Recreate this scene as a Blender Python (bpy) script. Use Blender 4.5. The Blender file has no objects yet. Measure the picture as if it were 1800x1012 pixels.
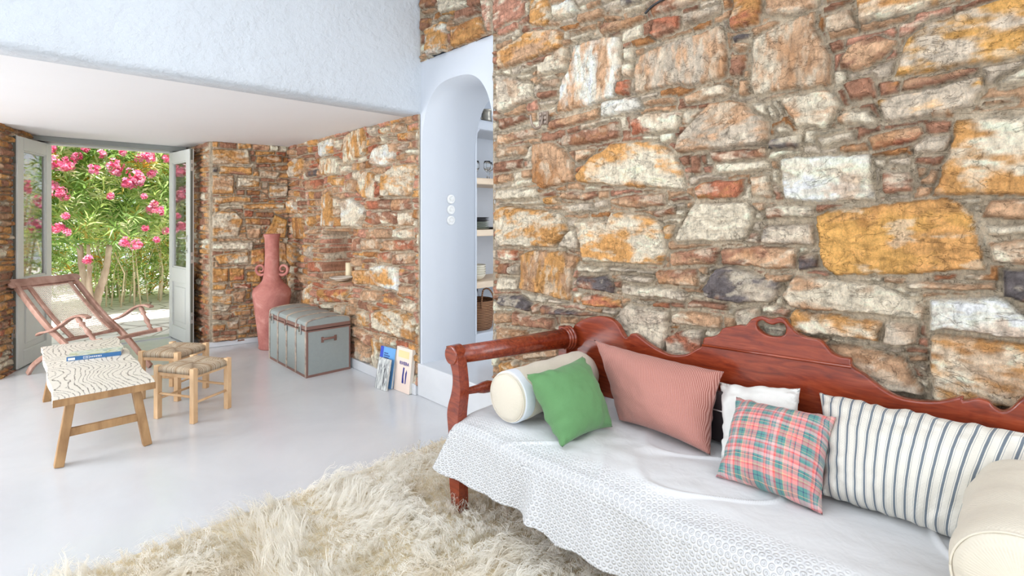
import bpy, bmesh, math, random
import numpy as np
from mathutils import Vector, Matrix
C = bpy.context.scene.collection
R = math.radians
random.seed(7)
# ------------------------------------------------------------------ camera, sky, sun, lamps, exposure
F, U0, H0, CH = 910.0, 900.0, 380.0, 1.4
EX = np.array([.7189, .6952]); EY = np.array([-.6952, .7189])      # room axes seen in the camera's frame
cd = bpy.data.cameras.new('camera'); cam = bpy.data.objects.new('camera', cd); C.objects.link(cam)
cam.location = (0, 0, CH); cam.rotation_euler = (R(90), 0, -math.atan2(.6952, .7189))
cd.sensor_width = 36; cd.lens = F/1800*36; cd.shift_y = -(506-H0)/1800; cd.clip_start = .05
bpy.context.scene.camera = cam
w = bpy.data.worlds.new('world'); bpy.context.scene.world = w; w.use_nodes = True
bg = w.node_tree.nodes['Background']; bg.inputs[0].default_value = (.86, .93, 1, 1); bg.inputs[1].default_value = 1.85
sd = bpy.data.lights.new('sun', 'SUN'); sd.energy = 14; sd.angle = R(1); sd.color = (1, .96, .88)
so = bpy.data.objects.new('sun', sd); C.objects.link(so)
so.rotation_euler = Vector((-.12, -.27, .93)).to_track_quat('Z', 'Y').to_euler()
def area(name, loc, d, sx, sy, e, col):
    l = bpy.data.lights.new(name, 'AREA'); l.shape = 'RECTANGLE'; l.size = sx; l.size_y = sy; l.energy = e; l.color = col
    o = bpy.data.objects.new(name, l); C.objects.link(o); o.location = loc
    o.rotation_euler = Vector(d).to_track_quat('-Z', 'Y').to_euler(); return o
area('window_fill_behind', (-.2, -2.9, 1.9), (.3, 1, -.08), 3.6, 2.4, 60, (1, .985, .96))  # added interior fill lamp, standing in for an unseen window behind the camera
area('window_fill_left', (-2.80, 1.05, 1.7), (1, .25, -.05), 4.0, 2.2, 22, (.93, .965, 1))  # added fill lamp on the left, in place of unseen window light
area('skylight_daylight', (.2, 1.35, 3.42), (.12, -.12, -1), 2.3, 1.9, 42, (.80, .90, 1))
area('dining_fill', (-2.80, 5.0, 1.35), (1, -.05, .04), 1.7, 1.25, 125, (.95, .98, 1))  # lamp added to brighten under the low ceiling; no window known there
area('pantry_fill', (3.9, 1.3, 1.9), (-.1, 1, -.1), 1.2, 1.6, 9, (1, .98, .95))  # lamp added to light the pantry, source unseen
vs = bpy.context.scene.view_settings
vs.view_transform = 'Standard'; vs.look = 'None'; vs.gamma = 1; vs.use_curve_mapping = False; vs.exposure = 0.0

# ------------------------------------------------------------------ picture -> place
def ray(u, v):
    c = np.array([(u-U0)/F, 1.0]); return np.array([c@EX, c@EY, -(v-H0)/F])
def onz(u, v, z): r = ray(u, v); return Vector(r*((z-CH)/r[2]) + [0, 0, CH])
def onx(u, v, x): r = ray(u, v); return Vector(r*(x/r[0]) + [0, 0, CH])
def ony(u, v, y): r = ray(u, v); return Vector(r*(y/r[1]) + [0, 0, CH])

# ------------------------------------------------------------------ helpers
def lin(c):
    return tuple((x/255/12.92 if x/255 <= .04045 else ((x/255+.055)/1.055)**2.4) for x in c[:3])
def tag(o, label, cat, group=None, kind=None):
    o['label'] = label; o['category'] = cat
    if group: o['group'] = group
    if kind: o['kind'] = kind
    return o
def struct(o): o['kind'] = 'structure'; return o
def empty(name, loc=(0, 0, 0), rz=0):
    o = bpy.data.objects.new(name, None); C.objects.link(o); o.location = loc; o.rotation_euler = (0, 0, rz); o.empty_display_size = .05; return o
def link(name, me, mat=None, parent=None, smooth=False):
    if mat: me.materials.append(mat)
    o = bpy.data.objects.new(name, me); C.objects.link(o)
    if parent: o.parent = parent
    if smooth: me.polygons.foreach_set('use_smooth', [True]*len(me.polygons))
    return o
def obj(name, bm, mat=None, parent=None, smooth=False, bevel=0, loc=None):
    bmesh.ops.recalc_face_normals(bm, faces=bm.faces[:])
    me = bpy.data.meshes.new(name); bm.to_mesh(me); bm.free()
    o = link(name, me, mat, parent, smooth)
    if loc is not None: o.location = loc
    if bevel:
        m = o.modifiers.new('bevel', 'BEVEL'); m.width = bevel; m.segments = 2; m.limit_method = 'ANGLE'; m.angle_limit = R(40)
    return o
def raw(name, V, Fc, mat=None, parent=None, smooth=True):
    me = bpy.data.meshes.new(name); V = np.asarray(V, np.float32); Fc = np.asarray(Fc, np.int32)
    me.vertices.add(len(V)); me.vertices.foreach_set('co', V.ravel())
    n = Fc.shape[1]; me.loops.add(Fc.size); me.loops.foreach_set('vertex_index', Fc.ravel())
    me.polygons.add(len(Fc)); me.polygons.foreach_set('loop_start', np.arange(0, Fc.size, n, dtype=np.int32))
    me.polygons.foreach_set('use_smooth', np.full(len(Fc), smooth)); me.update(calc_edges=True); me.validate()
    return link(name, me, mat, parent)
def B(): return bmesh.new()
def box(bm, c, s, M=None):
    g = bmesh.ops.create_cube(bm, size=1); T = Matrix.Translation(c) @ Matrix.Diagonal((*s, 1))
    bmesh.ops.transform(bm, matrix=(M @ T) if M else T, verts=g['verts']); return bm
def box2(bm, a, b, M=None):
    return box(bm, [(a[i]+b[i])/2 for i in range(3)], [abs(b[i]-a[i]) for i in range(3)], M)
def tube(bm, pts, rad, seg=12, cap=True, flat=None):
    """sweep; rad number or list; flat = (w,h) rectangle-ish section"""
    pts = [Vector(p) for p in pts]; n = len(pts)
    rad = rad if isinstance(rad, (list, tuple)) else [rad]*n
    rings = []; t0 = (pts[1]-pts[0]).normalized()
    up = Vector((0, 0, 1)) if abs(t0.z) < .9 else Vector((1, 0, 0))
    for i, p in enumerate(pts):
        t = (pts[min(i+1, n-1)]-pts[max(i-1, 0)]).normalized()
        a = t.cross(up)
        if a.length < 1e-4: a = Vector((1, 0, 0))
        a.normalize(); b = a.cross(t).normalized(); up = b
        if flat:
            k = rad[i]; cs = [(-flat[0]*k, -flat[1]*k), (flat[0]*k, -flat[1]*k), (flat[0]*k, flat[1]*k), (-flat[0]*k, flat[1]*k)]
        else:
            cs = [(rad[i]*math.cos(2*math.pi*j/seg), rad[i]*math.sin(2*math.pi*j/seg)) for j in range(seg)]
        rings.append([bm.verts.new(p+a*x+b*y) for x, y in cs])
    m = len(rings[0])
    for i in range(n-1):
        for j in range(m): bm.faces.new((rings[i][j], rings[i][(j+1) % m], rings[i+1][(j+1) % m], rings[i+1][j]))
    if cap: bm.faces.new(rings[0][::-1]); bm.faces.new(rings[-1])
    return bm
def lathe(bm, prof, seg=32, M=None, c=(0, 0, 0)):
    rings = []
    for r, z in prof:
        rings.append([bm.verts.new((c[0]+max(r, 1e-4)*math.cos(2*math.pi*j/seg), c[1]+max(r, 1e-4)*math.sin(2*math.pi*j/seg), c[2]+z)) for j in range(seg)])
    for i in range(len(rings)-1):
        for j in range(seg): bm.faces.new((rings[i][j], rings[i][(j+1) % seg], rings[i+1][(j+1) % seg], rings[i+1][j]))
    bm.faces.new(rings[0][::-1]); bm.faces.new(rings[-1])
    if M: bmesh.ops.transform(bm, matrix=M, verts=[v for r in rings for v in r])
    return bm
def prism(bm, poly, M, th):
    """2D outline extruded th along local z, then moved by M"""
    a = [bm.verts.new(M @ Vector((x, y, 0))) for x, y in poly]; b = [bm.verts.new(M @ Vector((x, y, th))) for x, y in poly]
    bm.faces.new(a[::-1]); bm.faces.new(b); n = len(poly)
    for i in range(n): bm.faces.new((a[i], a[(i+1) % n], b[(i+1) % n], b[i]))
    return bm
def smoothcurve(pts, k=8, closed=False):
    P = [Vector(p) for p in pts]; n = len(P); out = []
    rng = range(n) if closed else range(n-1)
    for i in rng:
        g = (lambda j: P[j % n]) if closed else (lambda j: P[max(0, min(n-1, j))])
        p0, p1, p2, p3 = g(i-1), g(i), g(i+1), g(i+2)
        for s in range(k):
            t = s/k; out.append(.5*((2*p1)+(p2-p0)*t+(2*p0-5*p1+4*p2-p3)*t*t+(3*p1-p0-3*p2+p3)*t**3))
    if not closed: out.append(P[-1])
    return out
def plate(name, outlines, th, bev, M, mat, parent=None):
    """flat board with holes: 2D filled curve, bevelled and extruded"""
    cu = bpy.data.curves.new(name, 'CURVE'); cu.dimensions = '2D'; cu.fill_mode = 'BOTH'; cu.extrude = th/2-bev; cu.bevel_depth = bev; cu.bevel_resolution = 2; cu.offset = -bev
    for pl in outlines:
        s = cu.splines.new('POLY'); s.points.add(len(pl)-1); s.use_cyclic_u = True
        for i, p in enumerate(pl): s.points[i].co = (p[0], p[1], 0, 1)
    t = bpy.data.objects.new('tmp', cu); C.objects.link(t); dg = bpy.context.evaluated_depsgraph_get(); dg.update()
    me = bpy.data.meshes.new_from_object(t.evaluated_get(dg)); bpy.data.objects.remove(t); me.transform(M); me.materials.clear(); me.name = name
    return link(name, me, mat, parent)
def text_mesh(name, txt, size, M, mat, parent, ext=.0008):
    cu = bpy.data.curves.new(name, 'FONT'); cu.body = txt; cu.size = size; cu.extrude = ext; cu.align_x = 'CENTER'; cu.align_y = 'CENTER'; cu.offset = size*.02
    t = bpy.data.objects.new('tmp', cu); C.objects.link(t); dg = bpy.context.evaluated_depsgraph_get(); dg.update()
    me = bpy.data.meshes.new_from_object(t.evaluated_get(dg)); bpy.data.objects.remove(t); me.transform(M); me.materials.clear()
    return link(name, me, mat, parent)
def copy_tree(o, parent=None):
    c = o.copy(); C.objects.link(c)
    if parent: c.parent = parent
    for ch in list(o.children): copy_tree(ch, c)
    return c

# ------------------------------------------------------------------ materials
class NT:
    def __init__(s, name, rough=.6, spec=.5, metal=0):
        s.m = bpy.data.materials.new(name); s.m.use_nodes = True; s.t = s.m.node_tree; s.b = s.t.nodes['Principled BSDF']
        s.b.inputs['Roughness'].default_value = rough; s.b.inputs['Specular IOR Level'].default_value = spec; s.b.inputs['Metallic'].default_value = metal
    def n(s, ty, **k):
        d = s.t.nodes.new(ty)
        for a, v in k.items():
            if a in d.inputs: d.inputs[a].default_value = v
            else: setattr(d, a, v)
        return d
    def l(s, a, b): s.t.links.new(a, b)
    def tc(s, kind='Object', scale=(1, 1, 1), rot=(0, 0, 0)):
        t = s.n('ShaderNodeTexCoord'); m = s.n('ShaderNodeMapping'); m.inputs['Scale'].default_value = scale; m.inputs['Rotation'].default_value = rot
        s.l(t.outputs[kind], m.inputs[0]); return m.outputs[0]
    def noise(s, vec, sc, det=4, rough=.55, dist=0):
        d = s.n('ShaderNodeTexNoise', Scale=sc, Detail=det, Roughness=rough, Distortion=dist); s.l(vec, d.inputs['Vector']); return d.outputs['Fac']
    def ramp(s, fac, stops, interp='LINEAR'):
        d = s.n('ShaderNodeValToRGB'); d.color_ramp.interpolation = interp; e = d.color_ramp.elements
        while len(e) < len(stops): e.new(.5)
        for i, (p, c) in enumerate(stops): e[i].position = p; e[i].color = (*c, 1) if len(c) == 3 else c
        s.l(fac, d.inputs[0]); return d.outputs[0]
    def math(s, op, a, b=None, clamp=False):
        d = s.n('ShaderNodeMath', operation=op); d.use_clamp = clamp
        for i, x in enumerate((a, b)):
            if x is None: continue
            if isinstance(x, (int, float)): d.inputs[i].default_value = x
            else: s.l(x, d.inputs[i])
        return d.outputs[0]
    def mix(s, fac, a, b, mode='MIX'):
        d = s.n('ShaderNodeMix', data_type='RGBA', blend_type=mode)
        for i, x in ((0, fac), (6, a), (7, b)):
            if isinstance(x, (int, float)): d.inputs[i].default_value = x
            elif isinstance(x, tuple): d.inputs[i].default_value = (*x[:3], 1)
            else: s.l(x, d.inputs[i])
        return d.outputs[2]
    def sep(s, vec): d = s.n('ShaderNodeSeparateXYZ'); s.l(vec, d.inputs[0]); return d.outputs
    def col(s, c):
        if isinstance(c, tuple): s.b.inputs['Base Color'].default_value = (*c, 1)
        else: s.l(c, s.b.inputs['Base Color'])
        return s
    def bump(s, h, st=.3, d=.01):
        b = s.n('ShaderNodeBump', Strength=st, Distance=d); s.l(h, b.inputs['Height']); s.l(b.outputs[0], s.b.inputs['Normal']); return s
def plain(name, rgb, rough=.6, bs=60, bst=.08, var=.06, metal=0, spec=.5):
    k = NT(name, rough, spec, metal); v = k.tc(); a = lin(rgb); n = k.noise(v, bs*.2, 3)
    k.col(k.mix(n, tuple(x*(1-var) for x in a), tuple(min(1, x*(1+var)) for x in a))); k.bump(k.noise(v, bs, 4), bst, .004); return k.m
def wood(name, c1, c2, rough=.5, scale=(1, 1, 1), rs=30, bst=.15):
    k = NT(name, rough); v = k.tc('Object', scale); n = k.noise(v, rs*.35, 4, .55, .8); n2 = k.noise(v, rs, 5, .6)
    f = k.math('ADD', k.math('MULTIPLY', n, .65), k.math('MULTIPLY', n2, .35))
    k.col(k.ramp(f, [(.35, lin(c1)), (.62, lin(c2))])); k.bump(n2, bst, .003); return k.m
# white plaster, slightly lumpy
def plaster(name, rgb, st=.35, sc=22, rough=.75):
    k = NT(name, rough, .3); v = k.tc(); a = k.noise(v, sc, 5, .6); b = k.noise(v, 2.2, 3)
    k.col(k.mix(b, lin([x*.985 for x in rgb]), lin(rgb))); k.bump(k.math('ADD', a, k.math('MULTIPLY', b, 1.5)), st, .012); return k.m
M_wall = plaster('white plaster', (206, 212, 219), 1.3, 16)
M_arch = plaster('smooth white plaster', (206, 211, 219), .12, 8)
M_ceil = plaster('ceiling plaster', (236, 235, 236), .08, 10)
def mk_floor():
    k = NT('polished cement floor', .3, .8); v = k.tc()
    n = k.noise(v, 1.6, 6, .6, .6); n2 = k.noise(v, 9, 6, .65)
    k.col(k.mix(k.math('MULTIPLY', n2, .15), k.ramp(n, [(.3, lin((206, 208, 212))), (.7, lin((219, 221, 224)))]), lin((198, 201, 206))))
    rr = k.ramp(n2, [(.3, (.14,)*3), (.75, (.27,)*3)]); k.l(rr, k.b.inputs['Roughness'])
    k.bump(k.math('ADD', n, k.math('MULTIPLY', n2, .3)), .10, .006); return k.m
M_floor = mk_floor()
def mk_stone():
    k = NT('stone masonry', .82, .25); v = k.tc(); a = k.n('ShaderNodeAttribute', attribute_name='col'); m = k.n('ShaderNodeAttribute', attribute_name='mask')
    n1 = k.noise(k.tc('Object', (1, 1, .42)), 46, 8, .74, .3); n2 = k.noise(v, 150, 5, .7); n3 = k.noise(k.tc('Object', (1, .45, 1)), 11, 4, .6, .6)
    f = k.ramp(n1, [(.3, (.55,)*3), (.5, (1,)*3), (.72, (1.3,)*3)])
    c = k.mix(1.0, a.outputs[0], f, 'MULTIPLY')
    c = k.mix(1.0, c, k.ramp(n2, [(.32, (.8,)*3), (.6, (1.08,)*3)]), 'MULTIPLY')
    crack = k.ramp(k.math('ABSOLUTE', k.math('SUBTRACT', n3, .5)), [(0, (1, 1, 1)), (.007, (0, 0, 0))])
    c = k.mix(k.math('MULTIPLY', crack, .28), c, lin((120, 85, 60)))
    k.col(c)
    k.bump(k.math('ADD', k.math('MULTIPLY', n1, 1.0), k.math('ADD', k.math('MULTIPLY', n2, .35), k.math('MULTIPLY', crack, -.4))), 1.0, .016); return k.m
M_stone = mk_stone()
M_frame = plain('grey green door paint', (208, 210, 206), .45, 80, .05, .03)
M_steel = plain('brushed steel', (205, 205, 203), .3, 200, .03, .03, .9)
M_white = plain('white enamel', (242, 242, 240), .35, 40, .02, .01)
M_mahog = None
def mk_mahog():
    k = NT('polished mahogany', .22, .55); v = k.tc('Object', (9, 1.2, 9)); n = k.noise(v, 5, 5, .6, 1.2); n2 = k.noise(v, 22, 4, .6)
    k.col(k.mix(k.math('MULTIPLY', n2, .4), k.ramp(n, [(.28, lin((92, 32, 18))), (.5, lin((138, 54, 28))), (.75, lin((166, 76, 42)))]), lin((98, 36, 22))))
    k.b.inputs['Coat Weight'].default_value = .4; k.b.inputs['Coat Roughness'].default_value = .12; k.bump(n2, .05, .002); return k.m
M_mahog = mk_mahog()

# ------------------------------------------------------------------ numpy noise
rs = np.random.RandomState(3); LAT = rs.rand(256, 256)
def vn(x, y):
    xi = np.floor(x).astype(int); yi = np.floor(y).astype(int); fx = x-xi; fy = y-yi; fx = fx*fx*(3-2*fx); fy = fy*fy*(3-2*fy)
    a = LAT[xi & 255, yi & 255]; b = LAT[(xi+1) & 255, yi & 255]; c = LAT[xi & 255, (yi+1) & 255]; d = LAT[(xi+1) & 255, (yi+1) & 255]
    return (a*(1-fx)+b*fx)*(1-fy)+(c*(1-fx)+d*fx)*fy
def fbm(x, y, o=4):
    s = 0; a = .5; t = 0
    for i in range(o): s = s+a*vn(x+17.3*i, y+9.1*i); t += a; a *= .55; x = x*2.03; y = y*2.03
    return s/t
def sst(a, b, x): t = np.clip((x-a)/(b-a), 0, 1); return t*t*(3-2*t)
PAL = {'C': (232, 218, 194), 'W': (243, 236, 222), 'O': (212, 158, 98), 'Y': (218, 166, 96), 'T': (204, 164, 130), 'B': (168, 122, 98), 'R': (188, 118, 90),
       'G': (204, 188, 168), 'D': (112, 104, 104), 'K': (180, 126, 80), 'P': (206, 150, 126)}
PALL = {k: np.array(lin(v)) for k, v in PAL.items()}
MORT = np.array(lin((212, 195, 170)))
def sdf_poly(px, py, P):
    n = len(P); d2 = np.full(px.shape, 1e9); ins = np.zeros(px.shape, bool)
    for i in range(n):
        x0, y0 = P[i]; x1, y1 = P[(i+1) % n]; ex, ey = x1-x0, y1-y0; L = ex*ex+ey*ey+1e-12
        t = np.clip(((px-x0)*ex+(py-y0)*ey)/L, 0, 1); d2 = np.minimum(d2, (px-x0-t*ex)**2+(py-y0-t*ey)**2)
        c = ((y0 > py) != (y1 > py)) & (px < (x1-x0)*(py-y0)/((y1-y0) if y1 != y0 else 1e-9)+x0); ins ^= c
    d = np.sqrt(d2); return np.where(ins, d, -d)
def stone_patch(O, sdir, nrm, s0, s1, z0, z1, res, polys, keep=None, seed=1, amp=1.0, inset=None, bgpal='TBBGTCKRPOG', rowh=(.035, .085), eh=0.0):
    """returns verts, quads, colours, mask: coursed rubble with the traced stones laid first and small stones between"""
    rr = np.random.RandomState(seed)
    ns = int((s1-s0)/res)+1; nz = int((z1-z0)/res)+1
    S, Z = np.meshgrid(np.linspace(s0, s1, ns), np.linspace(z0, z1, nz)); sh = S.shape; S = S.ravel(); Z = Z.ravel()
    wx = S+(fbm(S*9+seed, Z*9, 3)-.5)*.022+(fbm(S*45, Z*45+seed, 3)-.5)*.012; wz = Z+(fbm(S*9+50, Z*9+seed, 3)-.5)*.022+(fbm(S*45+70, Z*45, 3)-.5)*.012
    best = np.full(S.shape, -.2); idx = np.full(S.shape, -1)
    for k, (P, st) in enumerate(polys):
        P = np.array(P); m = .05; q = (S > P[:, 0].min()-m) & (S < P[:, 0].max()+m) & (Z > P[:, 1].min()-m) & (Z < P[:, 1].max()+m)
        if not q.any(): continue
        d = sdf_poly(wx[q], wz[q], P); b = best[q]; u = d > b; b[u] = d[u]; best[q] = b; ii = idx[q]; ii[u & (d > 0)] = k; idx[q] = ii
    # filler courses
    yy = wz+(fbm(S*1.3+5, Z*1.3, 2)-.5)*.10; e = [z0-.2]
    while e[-1] < z1+.2: e.append(e[-1]+rr.uniform(*rowh))
    e = np.array(e); row = np.clip(np.searchsorted(e, yy)-1, 0, len(e)-2); dv = np.minimum(yy-e[row], e[row+1]-yy); dh = np.zeros(S.shape); cid = np.zeros(S.shape, int); cc = 1000
    for r_ in np.unique(row):
        q = row == r_; x = [s0-.3]
        while x[-1] < s1+.3: x.append(x[-1]+rr.uniform(.07, .24))
        x = np.array(x); X = wx[q]; c = np.clip(np.searchsorted(x, X)-1, 0, len(x)-2); dh[q] = np.minimum(X-x[c], x[c+1]-X); cid[q] = cc+c; cc += len(x)
    db = np.minimum(np.minimum(dv, dh)-.0045, -best-.010)
    tr = best > 0
    d = np.where(tr, best, db); sid = np.where(tr, idx, cid); st = d > 0
    hs = {}
    ok = np.unique(sid); H = np.zeros(S.shape); col = np.tile(MORT, (len(S), 1))
    col *= (.86+.28*fbm(S*14, Z*14, 4))[:, None]
    order = np.argsort(sid, kind='stable'); ss = sid[order]; bnd = np.flatnonzero(np.diff(ss))+1
    for g in np.split(order, bnd):
        k = sid[g[0]]; g = g[d[g] > -.004]
        if len(g) < 3: continue
        r2 = np.random.RandomState((seed*7919+int(k)*31) % 2**31); s_, z_ = S[g], Z[g]
        if k < 1000:
            sty = polys[k][1]; hgt = .028+.016*r2.rand()
        else:
            sty = bgpal[r2.randint(len(bgpal))]; sty += bgpal[r2.randint(len(bgpal))] if r2.rand() < .5 else sty; hgt = .014+.016*r2.rand()
        A = PALL[sty[0]]; Bc = PALL[sty[1]] if len(sty) > 1 else A*.82
        o = r2.rand(2)*90; th = (r2.rand()-.5)*.5 + (math.pi/2 if ('v' in sty) else 0)
        a = s_*math.cos(th)+z_*math.sin(th); b = -s_*math.sin(th)+z_*math.cos(th)
        p = fbm(a*5+o[0], b*13+o[1], 5); p2 = fbm(a*22+o[1], b*55+o[0], 4); p3 = fbm(s_*30+o[0], z_*30, 4)
        thr = .5 if len(sty) > 1 else .62
        m = sst(thr-.11, thr+.11, p+(p2-.5)*.30)
        c = A*(1-m[:, None])+Bc*m[:, None]; c = c*(.62+.76*p2)[:, None]; c = c*(1-.34*sst(.03, .0, np.abs(fbm(a*4+o[1]+9, b*11+o[0], 5)-.5)))[:, None]
        if k < 1000:
            wv = sst(.60, .68, fbm(a*9+o[1]+30, b*20, 4)); c = c*(1-.5*wv[:, None])+PALL['C']*.5*wv[:, None]
            rv = sst(.60, .70, fbm(a*6+o[0]+60, b*9+3, 4)); c = c*(1-.4*rv[:, None])+PALL['K']*.4*rv[:, None]
        edge = sst(.008, .0, d[g]); c = c*(1-.14*edge[:, None])
        c = c*(1.02+.18*r2.rand())
        f = sst(-.001, .003, d[g])[:, None]; col[g] = c*f+col[g]*(1-f)
        dome = sst(-.002, .010 if k < 1000 else .008, d[g]); tilt = ((s_-s_.mean())*(r2.rand()-.5)+(z_-z_.mean())*(r2.rand()-.5))*.10
        led = np.floor(p*6)/6                                     # split-face ledges
        H[g] = dome*(hgt+np.clip(tilt, -.012, .012)+(p3-.5)*.012+(led-.5)*.016+(p2-.5)*.010)
    H = H*amp*1.35+(fbm(S*25, Z*25, 4)-.5)*.012+(fbm(S*3, Z*3, 2)-.5)*.02*amp
    ew = sst(.026, .014, np.minimum(S-s0, s1-S)+(fbm(Z*20, S*0+seed, 3)-.5)*.01); H = H*(1-ew)+eh*ew; ew = ew[:, None]; col = col*(1-ew)+MORT*.8*ew
    if inset is not None: H = inset(S, Z, H)
    O = np.array(O); V = O+np.outer(S, sdir)+np.outer(Z, (0, 0, 1))+np.outer(H, nrm)
    i = np.arange(ns*nz).reshape(sh); q = np.stack([i[:-1, :-1], i[:-1, 1:], i[1:, 1:], i[1:, :-1]], -1).reshape(-1, 4)
    if keep is not None:
        kk = keep(S, Z); q = q[kk[q].all(1)]
    if np.dot(np.cross(sdir, (0, 0, 1)), nrm) < 0: q = q[:, ::-1]
    return V, q, col, st.astype(float)
def stone_obj(name, parts):
    V = []; Q = []; Cc = []; Mk = []; n = 0
    for v, q, c, m in parts:
        used = np.zeros(len(v), bool); used[q.ravel()] = True; mp = np.cumsum(used)-1
        V.append(v[used]); Q.append(mp[q]+n); Cc.append(c[used]); Mk.append(m[used]); n += used.sum()
    V = np.concatenate(V); Q = np.concatenate(Q); Cc = np.concatenate(Cc)
    o = raw(name, V, Q, M_stone); a = o.data.color_attributes.new('col', 'FLOAT_COLOR', 'POINT')
    a.data.foreach_set('color', np.concatenate([np.clip(Cc, 0, .93), np.ones((len(Cc), 1))], 1).astype(np.float32).ravel())
    return struct(o)
def on_plane(u, v, O, sd):
    r = ray(u, v); n = np.array([sd[1], -sd[0]]); t = (n@np.array(O[:2]))/(n@r[:2]); p = r*t; return ((p[:2]-np.array(O[:2]))@np.array(sd[:2]), p[2]+CH)
def tile(ox, oy, sc, items, O, sd):
    return [([on_plane(ox+x/sc, oy+y/sc, O, sd) for x, y in P], st) for P, st in items]

# ------------------------------------------------------------------ the stones of the walls, as outlines measured on the masonry
def parse(txt):
    out = []
    for ln in txt.strip().splitlines():
        for it in ln.split(';'):
            it = it.strip()
            if not it: continue
            st, pts = it.split(':'); out.append(([tuple(float(a) for a in p.split(',')) for p in pts.split()], st.strip()))
    return out
TF = parse('''PC:640,0 950,0 930,120 800,165 735,225 690,235 655,110; OC:985,0 1110,0 1130,120 1110,185 985,190 975,80
C:340,0 540,0 540,40 350,105; B:215,-40 330,-40 330,0 300,50 215,70; B:470,80 540,55 600,50 635,95 450,165; BO:220,130 290,130 270,210 220,225
WO:265,205 390,165 405,190 400,370 260,400 250,290; OK:440,200 640,115 665,240 590,290 440,335; WC:1150,45 1280,0 1320,90 1165,140
T:1320,110 1490,60 1500,120 1325,165; T:215,95 320,60 330,75 240,110; C:310,160 420,110 430,130 330,165; C:275,400 400,360 400,375 280,420; TB:545,-30 640,-30 630,40 560,60''')
TA = parse('''TO:80,310 245,190 400,165 440,185 430,265 380,300 80,400; CT:300,385 460,270 465,310 455,405 295,445
GC:60,440 80,428 260,480 275,560 70,655; WTv:505,260 760,210 775,400 730,560 620,600 400,650 415,500 490,350; T:480,190 625,130 620,160 480,200
C:200,400 320,365 330,385 205,425; C:485,215 590,190 600,210 490,245; BT:650,170 680,135 905,95 910,125 650,210; TB:930,60 1000,-20 1230,-20 1180,20 940,105
T:670,95 760,90 765,110 675,135; C:795,60 900,30 905,50 800,85; D:765,-20 880,-20 870,20 765,50; BR:960,130 1110,85 1110,170 965,235 945,220
G:1130,90 1330,30 1335,75 1130,165; OR:1400,-20 1560,-20 1560,140 1400,185 1385,130 1415,60; GTv:860,330 1100,230 1345,145 1365,290 1370,440 1190,500 1100,480 860,540 850,430
C:795,280 840,275 840,350 790,350; C:780,365 830,365 835,440 780,445; BR:750,470 815,455 815,550 750,550; W:660,590 860,550 900,625 660,680
T:905,580 1075,555 1080,590 905,610; TC:1130,550 1350,480 1420,520 1350,560 1140,600; BT:360,700 640,625 640,680 355,755
B:65,680 200,660 235,690 60,745; TB:60,770 270,735 290,780 60,830; TC:60,850 235,825 225,880 60,905; B:55,935 200,905 205,960 60,990
B:300,530 395,515 395,550 300,565; G:320,475 410,450 405,500 325,500; G:300,580 400,570 390,605 300,615; B:455,780 750,700 765,790 455,850 440,800
RC:825,680 940,650 1110,645 1085,755 820,775; GT:1090,800 1200,680 1290,600 1400,578 1480,600 1530,650 1615,700 1610,810 1560,835 1080,875
BC:1265,865 1590,850 1600,915 1300,925; C:1310,935 1600,925 1620,980 1320,1000; B:1170,890 1210,885 1230,990 1180,1000
TKv:260,830 370,815 440,860 490,930 500,1040 320,1085 270,1050; CO:520,1010 600,900 720,825 980,815 1060,870 1110,960 1135,1090 840,1075 530,1045
TC:510,860 620,855 600,890 520,935; B:510,960 570,935 580,960 520,1000; T:1450,465 1500,460 1500,540 1440,555; BT:1405,325 1495,320 1470,440 1400,450
T:1405,260 1500,255 1480,305 1405,310; D:1400,220 1510,195 1500,225 1410,250; C:165,180 190,170 200,210 170,215; B:200,155 235,150 240,190 205,200''')
TB_ = parse('''TG:150,-10 460,-10 450,45 280,105 150,100; CTv:85,230 250,140 440,65 440,150 480,230 535,320 520,490 300,515 85,555; B:490,40 655,5 655,25 490,75
GC:505,110 640,60 680,170 520,215; T:525,195 685,170 690,195 530,235; OC:680,-10 1230,-10 985,85 690,145; T:690,150 970,90 980,115 700,190
BT:640,280 800,210 900,240 900,265 820,340 700,410 580,395; RB:595,490 755,435 780,470 790,560 640,585; YG:890,440 950,240 1100,130 1500,10 1800,-60 1800,250 1540,340 1130,420
GY:790,580 1010,520 1130,510 1380,440 1395,510 1330,620 1200,660 840,705; CT:240,590 260,560 500,510 545,540 575,610 500,740 340,730; CT:560,670 630,635 740,635 790,690 760,720 570,710
C:155,600 180,595 235,675 205,690; C:215,735 255,710 300,750 240,775; CD:175,830 200,800 370,770 355,845 175,870; CG:450,790 650,755 665,800 480,845
RT:715,790 820,760 1040,730 1040,780 1000,820 760,860; C:1480,470 1632,390 1900,350 1900,430 1490,505; T:1375,600 1550,570 1570,590 1420,615
BT:1080,640 1240,625 1230,680 1100,690; T:150,-80 460,-80 460,-20 150,-20; CO:700,-90 1200,-90 1200,-20 690,-20''')
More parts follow.
